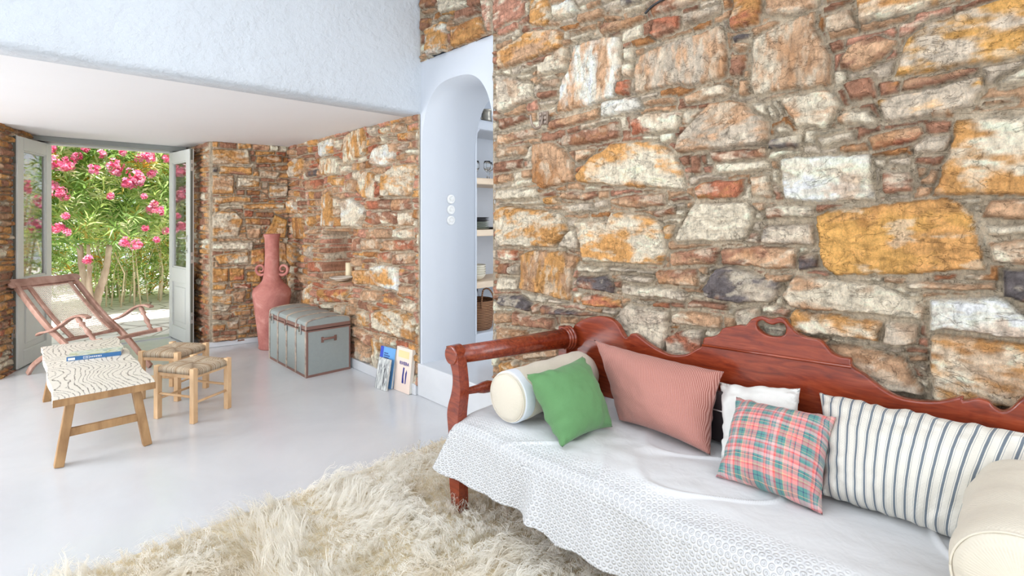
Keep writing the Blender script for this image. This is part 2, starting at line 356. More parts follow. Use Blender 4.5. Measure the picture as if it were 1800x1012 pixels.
TC = parse('''C:65,145 280,130 285,190 65,200; OC:100,215 320,200 325,225 100,230; O:330,180 400,175 415,220 335,230; BT:415,180 450,155 620,145 630,180 560,200 430,195
B:295,165 385,150 385,175 300,180; CG:425,225 600,210 625,265 440,275; G:620,205 690,195 695,240 630,245; BT:705,190 800,170 1015,165 1020,230 880,250 720,225
B:1055,200 1150,178 1175,205 1060,215; B:965,260 1080,250 1080,290 970,295; OR:1190,130 1230,100 1470,85 1460,160 1420,195 1200,200
CO:70,240 100,232 420,270 455,370 385,475 100,465 70,420; CO:515,320 700,320 720,260 930,290 1000,330 1030,500 1000,570 860,570 560,550; O:1010,345 1080,340 1050,425 1025,425
C:1075,430 1100,380 1190,225 1490,215 1530,260 1480,420 1440,440 1090,445; GC:410,470 470,370 510,360 530,430 520,485; RC:65,480 170,485 180,555 65,550
B:65,570 130,565 120,630 65,630; G:130,580 180,575 175,630 125,625; C:65,645 175,645 180,715 70,720; TOv:200,520 240,490 430,495 520,530 480,640 475,780 190,710
C:520,575 680,580 680,615 530,615; G:695,580 960,600 965,625 700,610; TG:705,625 960,640 950,685 710,650; BD:525,640 680,630 725,690 730,740 525,705
GC:770,680 1100,710 1150,735 1140,775 780,740; RO:540,755 620,745 760,775 765,815 550,805; D:65,745 200,745 260,790 240,835 65,800; B:260,800 290,790 300,840 265,850
BD:305,800 590,850 640,870 330,850; TB:1050,570 1060,500 1330,470 1330,500 1310,570 1060,575; BT:1345,480 1540,465 1765,475 1765,590 1350,575; TB:970,600 1200,590 1205,690 985,680
GD:1245,700 1330,590 1400,580 1660,650 1690,690 1640,780 1450,800 1250,750; B:1150,790 1180,770 1370,790 1360,830 1170,815; TC:1060,850 1110,830 1330,860 1335,940 1060,910
CG:730,880 800,790 1040,830 1030,1000 1000,1100 780,1080; T:65,840 130,845 140,900 70,905; TB:150,840 390,880 390,940 150,915; T:70,930 220,940 230,1012 70,1012
C:230,960 400,950 380,1000 235,1000; R:965,785 1050,790 1045,815 970,810; CG:1420,830 1560,820 1560,920 1430,930; RG:1020,990 1100,950 1240,940 1230,1090 1030,1100
CT:70,1030 220,1025 250,1080 75,1080; OC:70,1130 160,1120 180,1180 75,1190; T:200,1050 420,1030 430,1090 230,1110; CG:60,1210 160,1200 170,1260 70,1260; T:190,1140 400,1120 400,1180 200,1190''')
TD = parse('''BC:115,175 310,165 315,215 120,225; DG:105,250 300,235 310,335 100,325; D:250,380 325,370 325,430 255,440; YO:325,205 400,180 640,155 860,140 920,160 970,210 1020,440 780,445 400,460 345,410 320,260
TC:1000,220 1040,150 1300,140 1300,225; C:1015,245 1300,240 1300,285 1020,285; TC:1040,310 1300,300 1300,420 1045,400; D:1085,435 1300,430 1300,590 1170,575 1085,545
T:110,445 235,450 225,480 130,480; CT:190,530 240,460 420,470 600,500 780,580 760,640 480,610 215,585; T:590,460 690,465 680,485 600,485; CT:690,480 1050,490 1050,520 700,510
R:800,460 895,455 890,470 800,475; OC:210,620 230,590 400,615 600,650 580,730 220,680; CG:610,650 740,655 725,745 600,740; OC:790,700 850,690 1177,740 1400,760 1400,1010 850,985 800,950; W:790,690 790,550 1060,545 1177,620 1400,640 1400,740 1177,720 850,670
TG:370,740 480,745 680,790 780,950 620,930 480,860; T:700,785 785,790 780,810 705,810; G:730,820 785,820 780,865; CT:50,50 130,50 130,140 60,130; CB:590,30 700,20 720,110 590,120; G:1120,600 1300,620 1300,640 1177,620''')
PX = parse('''OC:1680,212 1800,204 1890,200 1890,345 1640,346 1655,300 1675,250; WC:1373,282 1400,274 1527,271 1540,350 1380,353; BT:1610,290 1630,290 1626,302 1612,312''')
TW = parse('''T:745,325 800,310 800,360 750,365; B:815,300 890,290 890,345 820,370; O:905,300 945,295 930,345 905,350; WO:975,270 1095,230 1100,350 990,375; C:1115,255 1165,245 1160,310 1115,315
OCv:1180,240 1220,190 1335,155 1350,340 1240,410 1175,430; G:1370,150 1440,140 1440,200 1370,210; T:1375,240 1450,210 1465,250 1385,285; CO:1465,155 1525,145 1530,190 1470,205; T:1545,130 1640,110 1645,165 1570,190
C:1485,225 1575,215 1580,235 1490,245; RO:1600,195 1720,180 1720,240 1605,260; B:1605,285 1675,265 1665,320 1610,335; T:1595,360 1660,340 1665,390 1600,400; WT:1425,305 1580,250 1575,400 1490,450 1380,425
OG:745,420 800,385 865,385 860,500 820,530 740,535; B:870,365 960,355 940,385 880,390; OCv:1000,390 1130,380 1165,420 1155,510 1000,520; RO:915,440 980,420 975,455 920,465; D:885,490 970,475 970,520 890,535
C:1165,440 1240,440 1240,490 1170,510; BK:745,580 840,550 840,600 760,605; TR:890,555 1020,545 1015,620 895,635; TO:1085,550 1175,530 1175,600 1095,600; T:1195,580 1230,545 1285,560 1275,650 1200,640
COv:1300,560 1350,475 1420,510 1415,650 1390,700 1330,695 1290,630; CO:1490,520 1580,440 1720,430 1715,640 1680,680 1480,680; C:1430,510 1470,510 1470,570 1435,570; R:1435,610 1470,590 1470,660 1430,690
WOv:1010,680 1070,640 1105,690 1095,915 1005,915; WC:1175,710 1250,700 1350,790 1300,915 1180,910; WO:745,720 790,705 820,810 745,810; B:820,715 890,715 885,750 825,755; BO:835,775 890,770 890,820 840,820
O:890,840 950,835 970,880 920,920; TR:1340,720 1450,715 1460,775 1345,785; B:1460,700 1555,700 1555,785 1470,780; BT:1560,700 1690,690 1700,780 1560,790; BC:1395,800 1590,795 1590,890 1400,900
TC:1605,800 1715,795 1710,905 1605,910; T:1020,930 1240,925 1240,970 1020,980; BT:890,935 1000,930 1000,970 890,970; TP:1350,925 1540,930 1560,1010 1350,1010; CT:1570,930 1715,920 1720,1005 1570,1005; OKv:790,840 870,850 860,1010 800,1010
TC:1040,720 1045,730 1040,735; C:1110,690 1160,700 1165,760 1110,765; T:1110,775 1160,775 1165,825 1110,825; TO:1110,840 1165,835 1170,910 1110,915''')
TV = parse('''B:960,60 1000,60 1000,140 955,140; T:1010,70 1120,65 1120,130 1010,130; TR:1150,75 1325,70 1320,130 1150,140; T:955,180 1010,175 1005,230 955,235; B:1020,180 1090,180 1090,205 1020,205
TR:1110,145 1195,150 1180,215 1115,210; BT:1205,150 1325,145 1320,215 1205,215; WO:1065,225 1220,225 1230,375 1070,340; OT:960,250 1060,250 1060,340 965,330; B:1240,290 1320,260 1325,330 1250,320
TB:1240,340 1325,340 1325,400 1245,395; BO:1150,385 1190,380 1270,455 1250,475 1160,440; CT:1010,370 1140,370 1130,435 1010,430; OC:1080,500 1200,480 1325,540 1325,670 1250,650 1080,590; CO:980,500 1045,500 1045,590 985,570
T:920,460 970,460 970,520 930,525; BT:955,575 1080,640 1075,700 960,640; GT:980,660 1065,700 1065,800 975,770; OCv:1075,640 1120,680 1110,840 1070,830; C:1240,450 1325,440 1325,500 1250,490
GO:570,90 640,130 600,230 570,180; OG:655,95 720,110 710,180 670,160; BR:800,150 930,140 930,190 800,185; RB:690,200 900,200 900,265 690,260; OC:570,270 605,270 600,370 570,350; T:620,260 690,290 680,330 640,320
CO:665,370 705,330 705,470 660,470; G:570,380 655,375 655,470 575,470; RO:770,365 950,360 930,440 760,440; GC:860,460 910,460 905,520 865,520; C:770,450 850,450 845,480 780,480''')
XW = parse('''OC:50,320 420,320 440,430 90,435 50,400; OK:490,370 680,370 680,420 490,425; BK:610,450 735,440 735,480 620,480; OB:205,450 450,460 450,520 205,510; TO:80,520 310,520 310,660 75,660; OC:340,540 510,540 500,610 335,610
CT:505,480 660,490 640,540 510,530; B:530,580 575,580 570,620 530,620; OG:585,600 725,590 720,680 590,690; B:330,630 390,630 390,670 330,670; BK:405,630 520,640 510,675 405,670; CO:160,685 440,680 445,725 165,735
B:75,685 150,685 135,725 80,725; BK:80,750 150,745 140,790 80,790; CO:385,740 705,735 705,775 385,780; C:200,755 375,750 375,770 200,775; CO:220,790 330,800 385,860 340,990 80,1000 80,840; R:390,790 460,790 455,840 390,840
BK:480,800 620,800 620,840 480,840; BO:400,850 590,850 590,905 400,895; YO:630,820 720,860 710,1000 530,1000; T:415,930 520,920 510,1000 420,1000; BK:460,700 570,700 560,725 460,730; DC:70,455 190,460 185,495 75,500; BK:480,430 590,430 590,455 480,460''')
XV = parse('''GC:80,90 350,80 350,130 80,130; CO:120,170 320,140 330,210 150,215; OR:340,130 420,120 420,220 340,220; OK:70,240 205,240 210,320 70,325; OR:210,240 300,240 300,310 215,315; OY:315,260 400,250 400,320 315,320
R:235,335 340,330 340,360 240,360; YO:90,340 200,335 195,365 95,370; CO:65,410 225,400 225,450 65,450; T:230,380 310,370 300,440 235,440; TC:60,465 220,455 200,490 60,500; TO:240,495 340,485 340,510 245,520
OR:60,580 190,570 185,610 60,620; TG:200,550 270,545 270,600 205,600; BK:260,600 335,590 330,625 265,630; TO:510,80 550,90 550,210 505,200; RT:60,655 260,640 250,665 80,680; KT:350,480 420,470 420,520 350,520; BT:60,520 220,510 210,545 60,550''')
WX = 2.31
OR_, SR_ = (WX, 0.0), (0.0, 1.0)
PO, PS = (WX, 6.08), None
dv_ = np.array([1.53-2.31, 6.22-6.08]); LB = float(np.hypot(*dv_)); SB = tuple(dv_/LB)
near = tile(690, 0, 4, TF, OR_, SR_)+tile(860, 0, 3.264, TA, OR_, SR_)+tile(1300, 0, 3.264, TB_, OR_, SR_)+tile(860, 290, 3.264, TC, OR_, SR_)+tile(1300, 290, 2.354, TD, OR_, SR_)+tile(0, 0, 1, PX, OR_, SR_)
far = tile(340, 190, 4.39, TW, OR_, SR_)+tile(340, 400, 3.373, TV, OR_, SR_)
back = tile(340, 190, 4.39, XW, PO, SB)+tile(340, 400, 3.373, XV, PO, SB)
CEZ = 2.2
def niche(S, Z, H):                                    # square recess with a stone sill
    m = sst(4.50, 4.53, S)*(1-sst(5.06, 5.10, S))*sst(.755, .765, Z)*(1-sst(1.235, 1.26, Z)); H = H*(1-.3*m)-.24*m
    led = sst(4.50, 4.54, S)*(1-sst(5.10, 5.16, S))*sst(.60, .62, Z)*(1-sst(.752, .757, Z)); return H+.035*led
ND = (-1, 0, 0)
p1 = stone_patch((WX, 0, 0), (0, 1, 0), ND, -.75, 2.56, .2, 3.25, .0062, near, keep=lambda s, z: s < 2.55, seed=11, bgpal='TGBTCCKTBPCTG', eh=.020)
p2 = stone_patch((WX, 0, 0), (0, 1, 0), ND, 2.545, 3.41, 2.6, 3.25, .0062, near, seed=12, bgpal='TGCTBCKTO', eh=.020)
p3 = stone_patch((WX, 0, 0), (0, 1, 0), ND, 3.405, 6.10, .06, 2.23, .0075, far, seed=13, eh=.018, inset=niche, bgpal='TBPTBCKTPRO', rowh=(.04, .09))
wall_right = stone_obj('wall_right', [p1, p2, p3])
def nrm2(sd): return (-sd[1], sd[0], 0)
def seg(a, b, z0, z1, seed, polys=[], res=.008, amp=1, flip=False):
    d = np.array(b)-np.array(a); L = float(np.hypot(*d)); d = d/L; n = (-d[1], d[0], 0)
    if flip: n = (d[1], -d[0], 0)
    return stone_patch((a[0], a[1], 0), (d[0], d[1], 0), n, 0, L, z0, z1, res, polys, seed=seed, amp=amp, bgpal='BOTKBOCTRBO', rowh=(.03, .075))
RJ = [(1.53, 6.22), (1.50, 7.12)]; LJ = [(.20, 7.12), (-.10, 6.22)]
wall_back = stone_obj('wall_back', [seg(PO, RJ[0], .03, 2.24, 21, back, .0065), seg(RJ[0], RJ[1], 0, 2.24, 22, res=.012), seg(LJ[0], LJ[1], 0, 2.24, 23, res=.010), seg(LJ[1], (-2.6, 6.35), .03, 2.24, 24, res=.02)])
# solid cores behind the facing stones, outer shell of the house
bm = B()
prism(bm, [(2.36, 3.45), (2.80, 3.45), (2.80, 7.6), (1.56, 7.6), (1.56, 6.27), (2.36, 6.13)], Matrix.Translation((0, 0, 0)), .72)
prism(bm, [(2.60, 4.5), (2.80, 4.5), (2.80, 5.1), (2.60, 5.1)], Matrix.Translation((0, 0, .72)), .56)
prism(bm, [(2.36, 3.45), (2.80, 3.45), (2.80, 4.48), (2.36, 4.48)], Matrix.Translation((0, 0, .72)), .56)
prism(bm, [(2.36, 5.12), (2.80, 5.12), (2.80, 7.6), (1.56, 7.6), (1.56, 6.27), (2.36, 6.13)], Matrix.Translation((0, 0, .72)), .56)
prism(bm, [(2.36, 3.45), (2.80, 3.45), (2.80, 7.6), (1.56, 7.6), (1.56, 6.27), (2.36, 6.13)], Matrix.Translation((0, 0, 1.28)), 1.7)
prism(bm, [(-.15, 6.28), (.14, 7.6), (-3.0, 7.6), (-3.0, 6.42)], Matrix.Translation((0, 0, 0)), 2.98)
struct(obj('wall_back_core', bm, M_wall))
bm = B(); box2(bm, (2.36, -.9, 0), (2.81, 2.535, 3.4)); box2(bm, (2.36, 2.5, 2.7), (2.81, 3.5, 3.4)); struct(obj('wall_right_core', bm, M_wall))
# arched passage, plaster panel and reveal
def arch(k=40):
    out = []; y0, y1 = 3.385, 2.552; yc = (y0+y1)/2; r = (y0-y1)/2
    for i in range(k+1):
        t = math.cos(math.pi*i/k); out.append((yc+r*t, 1.93+.475*(max(0, 1-abs(t)**3))**.5))
    return out
AR = [(3.385, .25)]+arch()+[(2.552, .25)]
bm = B(); x0, x1 = 2.298, 2.84
outer = [(3.425, .25), (3.425, 2.605), (2.54, 2.605), (2.54, .25)]
def arch_strip(bm, x):
    n = len(AR); top = []
    for y, z in AR:
        if z < 1.94 and y > 3: o = (3.425, z)
        elif z < 1.94: o = (2.54, z)
        else:
            f = (y-2.552)/(3.385-2.552); o = (2.54+f*(3.425-2.54), 2.605)
        top.append(o)
    a = [bm.verts.new((x, y, z)) for y, z in AR]; b = [bm.verts.new((x, y, z)) for y, z in top]
    for i in range(n-1): bm.faces.new((a[i], a[i+1], b[i+1], b[i]))
    return a, b
a0, b0 = arch_strip(bm, x0); a1, b1 = arch_strip(bm, x1)
for i in range(len(a0)-1):
    f = bm.faces.new((a0[i], a1[i], a1[i+1], a0[i+1])); f.smooth = True
    bm.faces.new((b0[i], b0[i+1], b1[i+1], b1[i]))
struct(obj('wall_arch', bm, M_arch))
# pantry beyond
bm = B(); box2(bm, (2.84, 3.80, .2), (5.0, 3.9, 3.2)); box2(bm, (2.80, 3.40, .25), (2.835, 3.80, 3.2)); box2(bm, (4.9, 1.0, .2), (5.0, 3.9, 3.2)); box2(bm, (2.84, .9, 3.2), (5, 3.9, 3.3)); struct(obj('wall_pantry', bm, M_arch))
bm = B(); box2(bm, (2.285, 2.50, 0), (5, 3.43, .25)); box2(bm, (2.835, 1.0, 0), (5, 2.5, .25)); struct(obj('floor_step', bm, M_floor, bevel=.008))
bm = B(); box2(bm, (2.838, 3.38, .25), (4.85, 3.80, .395)); struct(obj('trim_1', bm, M_arch, bevel=.012))
# floor, ceiling, upper wall
bm = B(); box2(bm, (-3.0, -3.2, -.1), (2.4, 7.20, 0)); struct(obj('floor', bm, M_floor))
bm = B(); box2(bm, (-3.0, 3.56, CEZ), (2.30, 7.2, CEZ+.16)); struct(obj('ceiling', bm, M_ceil))
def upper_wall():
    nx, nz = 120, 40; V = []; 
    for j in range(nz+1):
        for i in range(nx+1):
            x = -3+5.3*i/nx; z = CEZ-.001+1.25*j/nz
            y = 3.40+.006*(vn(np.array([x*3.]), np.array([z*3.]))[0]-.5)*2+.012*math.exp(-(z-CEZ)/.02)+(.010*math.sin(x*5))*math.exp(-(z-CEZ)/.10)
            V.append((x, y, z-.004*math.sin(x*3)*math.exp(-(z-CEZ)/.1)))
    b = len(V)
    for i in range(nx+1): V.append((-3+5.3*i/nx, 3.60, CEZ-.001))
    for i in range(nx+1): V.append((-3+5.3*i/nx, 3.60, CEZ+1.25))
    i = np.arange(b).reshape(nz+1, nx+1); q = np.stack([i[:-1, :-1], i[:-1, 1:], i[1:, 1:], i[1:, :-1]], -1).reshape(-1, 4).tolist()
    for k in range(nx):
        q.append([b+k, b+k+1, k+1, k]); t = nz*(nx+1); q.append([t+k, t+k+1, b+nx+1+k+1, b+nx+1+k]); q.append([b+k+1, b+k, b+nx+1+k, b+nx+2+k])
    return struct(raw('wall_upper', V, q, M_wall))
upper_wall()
bm = B(); box2(bm, (-3.0, -3.2, 3.44), (-1.0, 7.6, 3.52)); box2(bm, (1.4, -3.2, 3.44), (2.8, 7.6, 3.52)); box2(bm, (-1.0, -3.2, 3.44), (1.4, .35, 3.52)); box2(bm, (-1.0, 2.35, 3.44), (1.4, 7.6, 3.52)); box2(bm, (-1.0, .35, 3.50), (1.4, 2.35, 3.54)); struct(obj('ceiling_upper', bm, M_ceil))
bm = B(); box2(bm, (-3.0, 3.2, 0), (-2.85, 4.1, 3.42)); box2(bm, (-3.0, 5.9, 0), (-2.85, 7.0, 3.42)); box2(bm, (-3.0, 4.1, 2.0), (-2.85, 5.9, 3.42)); box2(bm, (-3.0, 4.1, 0), (-2.85, 5.9, .7)); box2(bm, (-3.0, -3.2, 0), (-2.85, -1.1, 3.42)); box2(bm, (-3.0, -1.1, 2.9), (-2.85, 3.2, 3.42)); box2(bm, (-3.0, -1.1, 0), (-2.85, 3.2, .5)); struct(obj('wall_left', bm, M_wall))
# baseboards
def base(name, pts, hgt=.085, th=.035):
    bm = B(); 
    for a, b in zip(pts[:-1], pts[1:]):
        d = (Vector(b)-Vector(a)); n = Vector((-d.y, d.x)).normalized()*th; v = [bm.verts.new((*p, z)) for z in (0, hgt) for p in (a, b, (b[0]+n.x, b[1]+n.y), (a[0]+n.x, a[1]+n.y))]
        for f in ((0, 1, 2, 3), (7, 6, 5, 4), (0, 4, 5, 1), (1, 5, 6, 2), (2, 6, 7, 3), (3, 7, 4, 0)): bm.faces.new([v[i] for i in f])
    return struct(obj(name, bm, M_floor, bevel=.006))
base('baseboard_right', [(WX+.03, 3.43), (WX+.03, 6.10)], .085, .075)
base('baseboard_back', [(WX, 6.10), (1.5, 6.25), (1.49, 6.24)], .055, .05)
base('baseboard_left', [(-.13, 6.25), (-2.8, 6.4)], .055, .05)

# ------------------------------------------------------------------ outside: terrace, oleander, gate
def mk_pave():
    k = NT('crazy paving', .7); v = k.tc(); d = k.n('ShaderNodeTexVoronoi', feature='DISTANCE_TO_EDGE', Scale=2.6); k.l(v, d.inputs['Vector'])
    n = k.noise(v, 6, 5); c = k.mix(n, lin((216, 212, 212)), lin((240, 234, 226)))
    k.col(k.mix(k.ramp(d.outputs['Distance'], [(.01, (1, 1, 1)), (.035, (0, 0, 0))]), c, lin((150, 140, 132)))); k.bump(d.outputs['Distance'], .3, .01); return k.m
bm = B(); box2(bm, (-6, 7.20, -.12), (10, 16, -.02)); struct(obj('terrace', bm, mk_pave()))
def mk_leaf():
    k = NT('oleander leaf', .38, .5); a = k.n('ShaderNodeAttribute', attribute_name='col'); k.l(a.outputs[0], k.b.inputs['Base Color'])
    tr = k.n('ShaderNodeBsdfTranslucent'); k.l(a.outputs[0], tr.inputs[0]); m = k.n('ShaderNodeMixShader'); m.inputs[0].default_value = .5
    k.l(k.b.outputs[0], m.inputs[1]); k.l(tr.outputs[0], m.inputs[2]); k.l(m.outputs[0], k.t.nodes['Material Output'].inputs[0]); return k.m
M_leaf = mk_leaf()
M_petal = mk_leaf(); M_petal.name = 'oleander petal'
M_bark = wood('pale oleander bark', (150, 124, 104), (206, 188, 168), .8, (1, 1, .4), 12, .5)
LG = [lin(c) for c in ((182, 206, 120), (150, 186, 100), (208, 222, 146), (118, 156, 80), (230, 236, 186), (166, 198, 124))]; LY = [lin((226, 178, 70)), lin((206, 148, 60)), lin((222, 200, 110))]
def leaves(name, n, sampler, parent, seed, length=(.10, .17), whorl=8, yel=.05, mat=None, up=.35):
    r = np.random.RandomState(seed); V = []; Q = []; K = []
    for i in range(n):
        c = np.array(sampler(r)); ax = r.normal(size=3); ax[2] = abs(ax[2])+up; ax /= np.linalg.norm(ax); u = np.cross(ax, r.normal(size=3)); u /= np.linalg.norm(u); w_ = np.cross(ax, u)
        colr = LY[r.randint(3)] if r.rand() < yel else LG[r.randint(len(LG))]
        for j in range(whorl):
            a = 2*math.pi*j/whorl+r.rand(); L = r.uniform(*length); dirv = (u*math.cos(a)+w_*math.sin(a))*(.75+.3*r.rand())+ax*r.uniform(.2, 1.1); dirv /= np.linalg.norm(dirv)
            sd_ = np.cross(dirv, ax); sd_ /= (np.linalg.norm(sd_)+1e-6); wd = L*.085; b = len(V); o = c+ax*.05*(j % 3-1)
            dr = np.array([0, 0, -.15*L])
            V += [o, o+dirv*L*.45+sd_*wd, o+dirv*L+dr, o+dirv*L*.45-sd_*wd]; Q.append((b, b+1, b+2, b+3)); f = r.uniform(.8, 1.2); K += [[min(.9, x*f) for x in colr]]*4
    o = raw(name, V, Q, mat or M_leaf, parent, False); a = o.data.color_attributes.new('col', 'FLOAT_COLOR', 'POINT')
    a.data.foreach_set('color', np.concatenate([np.array(K), np.ones((len(K), 1))], 1).astype(np.float32).ravel()); o['kind'] = 'stuff'; return o
def flower(parent, c, rad, seed, name='flower_cluster'):
    r = np.random.RandomState(seed); V = []; Q = []; K = []
    base_ = [lin((244, 158, 188)), lin((238, 126, 166)), lin((250, 190, 210)), lin((230, 104, 146))]
    for b_ in range(int(9+rad*150)):
        d = r.normal(size=3); d /= np.linalg.norm(d); d[1] = -abs(d[1]); ctr = np.array(c)+d*rad*r.uniform(.25, .92); ax = d; u = np.cross(ax, [0.1, .2, 1]); u /= np.linalg.norm(u); w_ = np.cross(ax, u); cl = base_[r.randint(4)]
        for j in range(5):
            a = 2*math.pi*j/5+r.rand()*.3; e = u*math.cos(a)+w_*math.sin(a); s = np.cross(ax, e); L = .032; k = len(V)
            V += [ctr, ctr+e*L*.6+s*L*.42+ax*.008, ctr+e*L*1.1+ax*.014, ctr+e*L*.6-s*L*.42+ax*.008]; Q.append((k, k+1, k+2, k+3)); K += [[x*r.uniform(.85, 1.1) for x in cl]]*4
    o = raw(name, V, Q, M_petal, parent, False); a = o.data.color_attributes.new('col', 'FLOAT_COLOR', 'POINT')
    a.data.foreach_set('color', np.concatenate([np.clip(np.array(K), 0, .95), np.ones((len(K), 1))], 1).astype(np.float32).ravel()); return o
def blob(cx, cy, cz, sx, sy, sz, hollow=.3):
    def f(r):
        d = r.normal(size=3); d /= np.linalg.norm(d); k = (hollow+(1-hollow)*r.rand())**.6; return (cx+d[0]*sx*k, cy+d[1]*sy*k, max(.05, cz+d[2]*sz*k))
    return f
tree = empty('oleander_tree', (.89, 9.75, 0)); tag(tree, 'flowering oleander with bare forked trunks and pink blooms beyond the open doors', 'tree')
tp = {(-.05, 0): [(165, 548), (163, 520), (160, 495), (152, 470), (148, 440)], (.1, .1): [(168, 545), (172, 515), (180, 490), (186, 465), (190, 430)], (-.1, .2): [(150, 512), (146, 490), (142, 470), (140, 440)], (0, .1): [(160, 500), (158, 470), (156, 445)]}
for i, pts in enumerate([[(163, 548), (158, 520), (150, 495), (144, 470), (140, 430)], [(165, 548), (172, 520), (181, 492), (188, 466), (192, 430)], [(161, 530), (156, 500), (157, 470), (155, 430)]]):
    bm = B(); P = [ony(u, v, 9.78-.12*i+.02*k) for k, (u, v) in enumerate(pts)]; P[0].z = min(P[0].z, -.02) if i < 2 else P[0].z; P = smoothcurve([tuple(p-tree.location) for p in P], 5)
    tube(bm, P, [.062*(1-.45*j/len(P))*(1, 1, .6)[i]*(1+.1*math.sin(j*2.1)) for j in range(len(P))], 10); obj('trunk', bm, M_bark, tree, True)
def rel(s, o): return lambda r: tuple(np.array(s(r))-np.array(o.location))
leaves('foliage', 3600, rel(lambda r: (r.uniform(-1.2, 2.6), r.uniform(9.0, 10.6), r.choice([r.uniform(1.0, 3.3), r.uniform(1.3, 3.3)])), tree), tree, 4, (.12, .21), 9, .06)
fl = [(85, 280, .10), (97, 287, .13), (120, 288, .13), (113, 290, .1), (135, 275, .08), (164, 298, .09), (200, 293, .15), (205, 300, .12), (235, 307, .14), (240, 318, .12), (245, 315, .1), (222, 322, .12), (228, 322, .1), (258, 273, .11), (247, 278, .09), (265, 280, .08), (292, 278, .08), (95, 327, .1), (105, 337, .09), (112, 345, .08), (83, 343, .06), (267, 305, .08), (268, 368, .09), (282, 370, .08), (272, 358, .06), (252, 345, .05), (101, 400, .09), (93, 400, .06), (118, 407, .06), (83, 394, .06), (218, 425, .10), (240, 430, .12), (292, 405, .06), (275, 421, .05), (154, 456, .07), (115, 380, .05), (255, 400, .05), (150, 262, .05), (178, 270, .06), (90, 262, .06), (215, 268, .06), (195, 345, .05), (310, 285, .10), (330, 300, .1), (345, 320, .12), (320, 350, .12), (60, 300, .1), (40, 340, .1), (30, 380, .1), (55, 420, .08)]
for i, (u, v, r_) in enumerate(fl):
    p = ony(u, v, 8.92+.12*((i*7) % 5)/5); flower(tree, tuple(p-tree.location), r_*.85, 100+i)
for i in range(26):
    flower(tree, (random.uniform(.9, 4.5)-.0, random.uniform(-1.0, -.5), random.uniform(1.2, 3.2)), .13, 300+i)
def shrub(name, c, s, n, label, seed, group='bushes behind the terrace', L=(.09, .15), yel=.08, up=.35):
    o = empty(name, (c[0], c[1], 0)); tag(o, label, 'bush', group)
    leaves('foliage', n, rel(blob(*c, *s, .2), o), o, seed, L, 7, yel, up=up)
    for k in range(7):
        a = random.uniform(-.5, .5)*s[0]; b = random.uniform(-.3, .3)*s[1]; bm = B(); tube(bm, smoothcurve([(a, b, -.02), (a*1.2, b, c[2]*.5), (a*1.5, b, c[2]+s[2]*.4)], 4), [.016]*8+[.008], 6); obj('stem', bm, M_bark, o, True)
    return o
shrub('oleander_bush', (-.1, 10.6, .80), (1.1, .6, .85), 900, 'low green bush left of the oleander trunks, cut off by the left door leaf', 31)
shrub('oleander_bush', (1.5, 11.3, .8), (1.0, .7, .95), 800, 'sunlit green bush directly behind the oleander trunks', 32, yel=.15)
shrub('oleander_bush', (2.7, 11.0, .7), (1.0, .8, .85), 800, 'yellow-green bush of upright stems right of the oleander trunks', 33, yel=.22, up=1.2)
shrub('oleander_bush', (4.6, 10.4, 1.2), (1.4, .9, 1.4), 900, 'oleander bush hidden to the right, seen reflected in the door glass', 34)
hg = empty('hedge', (1.2, 12.6, 0)); tag(hg, 'tall pale green oleander hedge far behind, filling the gaps between the nearer bushes', 'hedge')
leaves('foliage', 2000, lambda r: (r.uniform(-3.0, 3.6), r.uniform(-.4, .4), r.uniform(.1, 3.0)), hg, 41, (.14, .24), 8, .08)
for k in range(8):
    bm = B(); x = -2.8+k*.85; tube(bm, [(x, 0, -.02), (x+.1, 0, 1.2), (x, 0, 2.4)], [.03, .025, .01], 6); obj('stem', bm, M_bark, hg, True)
reed = empty('reed_clump', (2.2, 10.4, 0)); tag(reed, 'clump of straw-coloured upright stems behind the trunks, right of centre in the doorway', 'reeds')
bm = B(); rr = random.Random(5)
for i in range(46):
    x = rr.uniform(-1.3, 1.3); y = rr.uniform(-.35, .35); tube(bm, [(x, y, -.02), (x+rr.uniform(-.06, .06), y, .5), (x+rr.uniform(-.2, .2), y, rr.uniform(.8, 1.4))], [.012, .010, .004], 5)
o = obj('stems', bm, plain('straw stem', (236, 218, 184), .8), reed, True); o['kind'] = 'stuff'
leaves('foliage', 620, rel(lambda r: (r.uniform(.9, 3.5), r.uniform(10.0, 10.8), r.uniform(.25, 1.1)), reed), reed, 77, (.09, .14), 6, .15, up=1.)
# wooden lattice gate by the side of the terrace, mirrored in the left door's glass
M_gate = wood('red-brown gate wood', (140, 84, 60), (186, 128, 98), .6, (1, 1, .3), 20)
g = empty('lattice_gate', (3.1, 8.6, 0), R(-62)); tag(g, 'red-brown wooden lattice gate, seen reflected in the left door pane', 'gate')
for x in (-.45, 0, .45):
    bm = B(); box(bm, (x, 0, .75), (.07, .05, 1.55)); obj('post', bm, M_gate, g, bevel=.004)
for z in (.15, .42, .70, .98, 1.24, 1.50):
    bm = B(); box(bm, (0, 0, z), (.97, .04, .07)); obj('rail', bm, M_gate, g, bevel=.004)
g.location.z = -.02

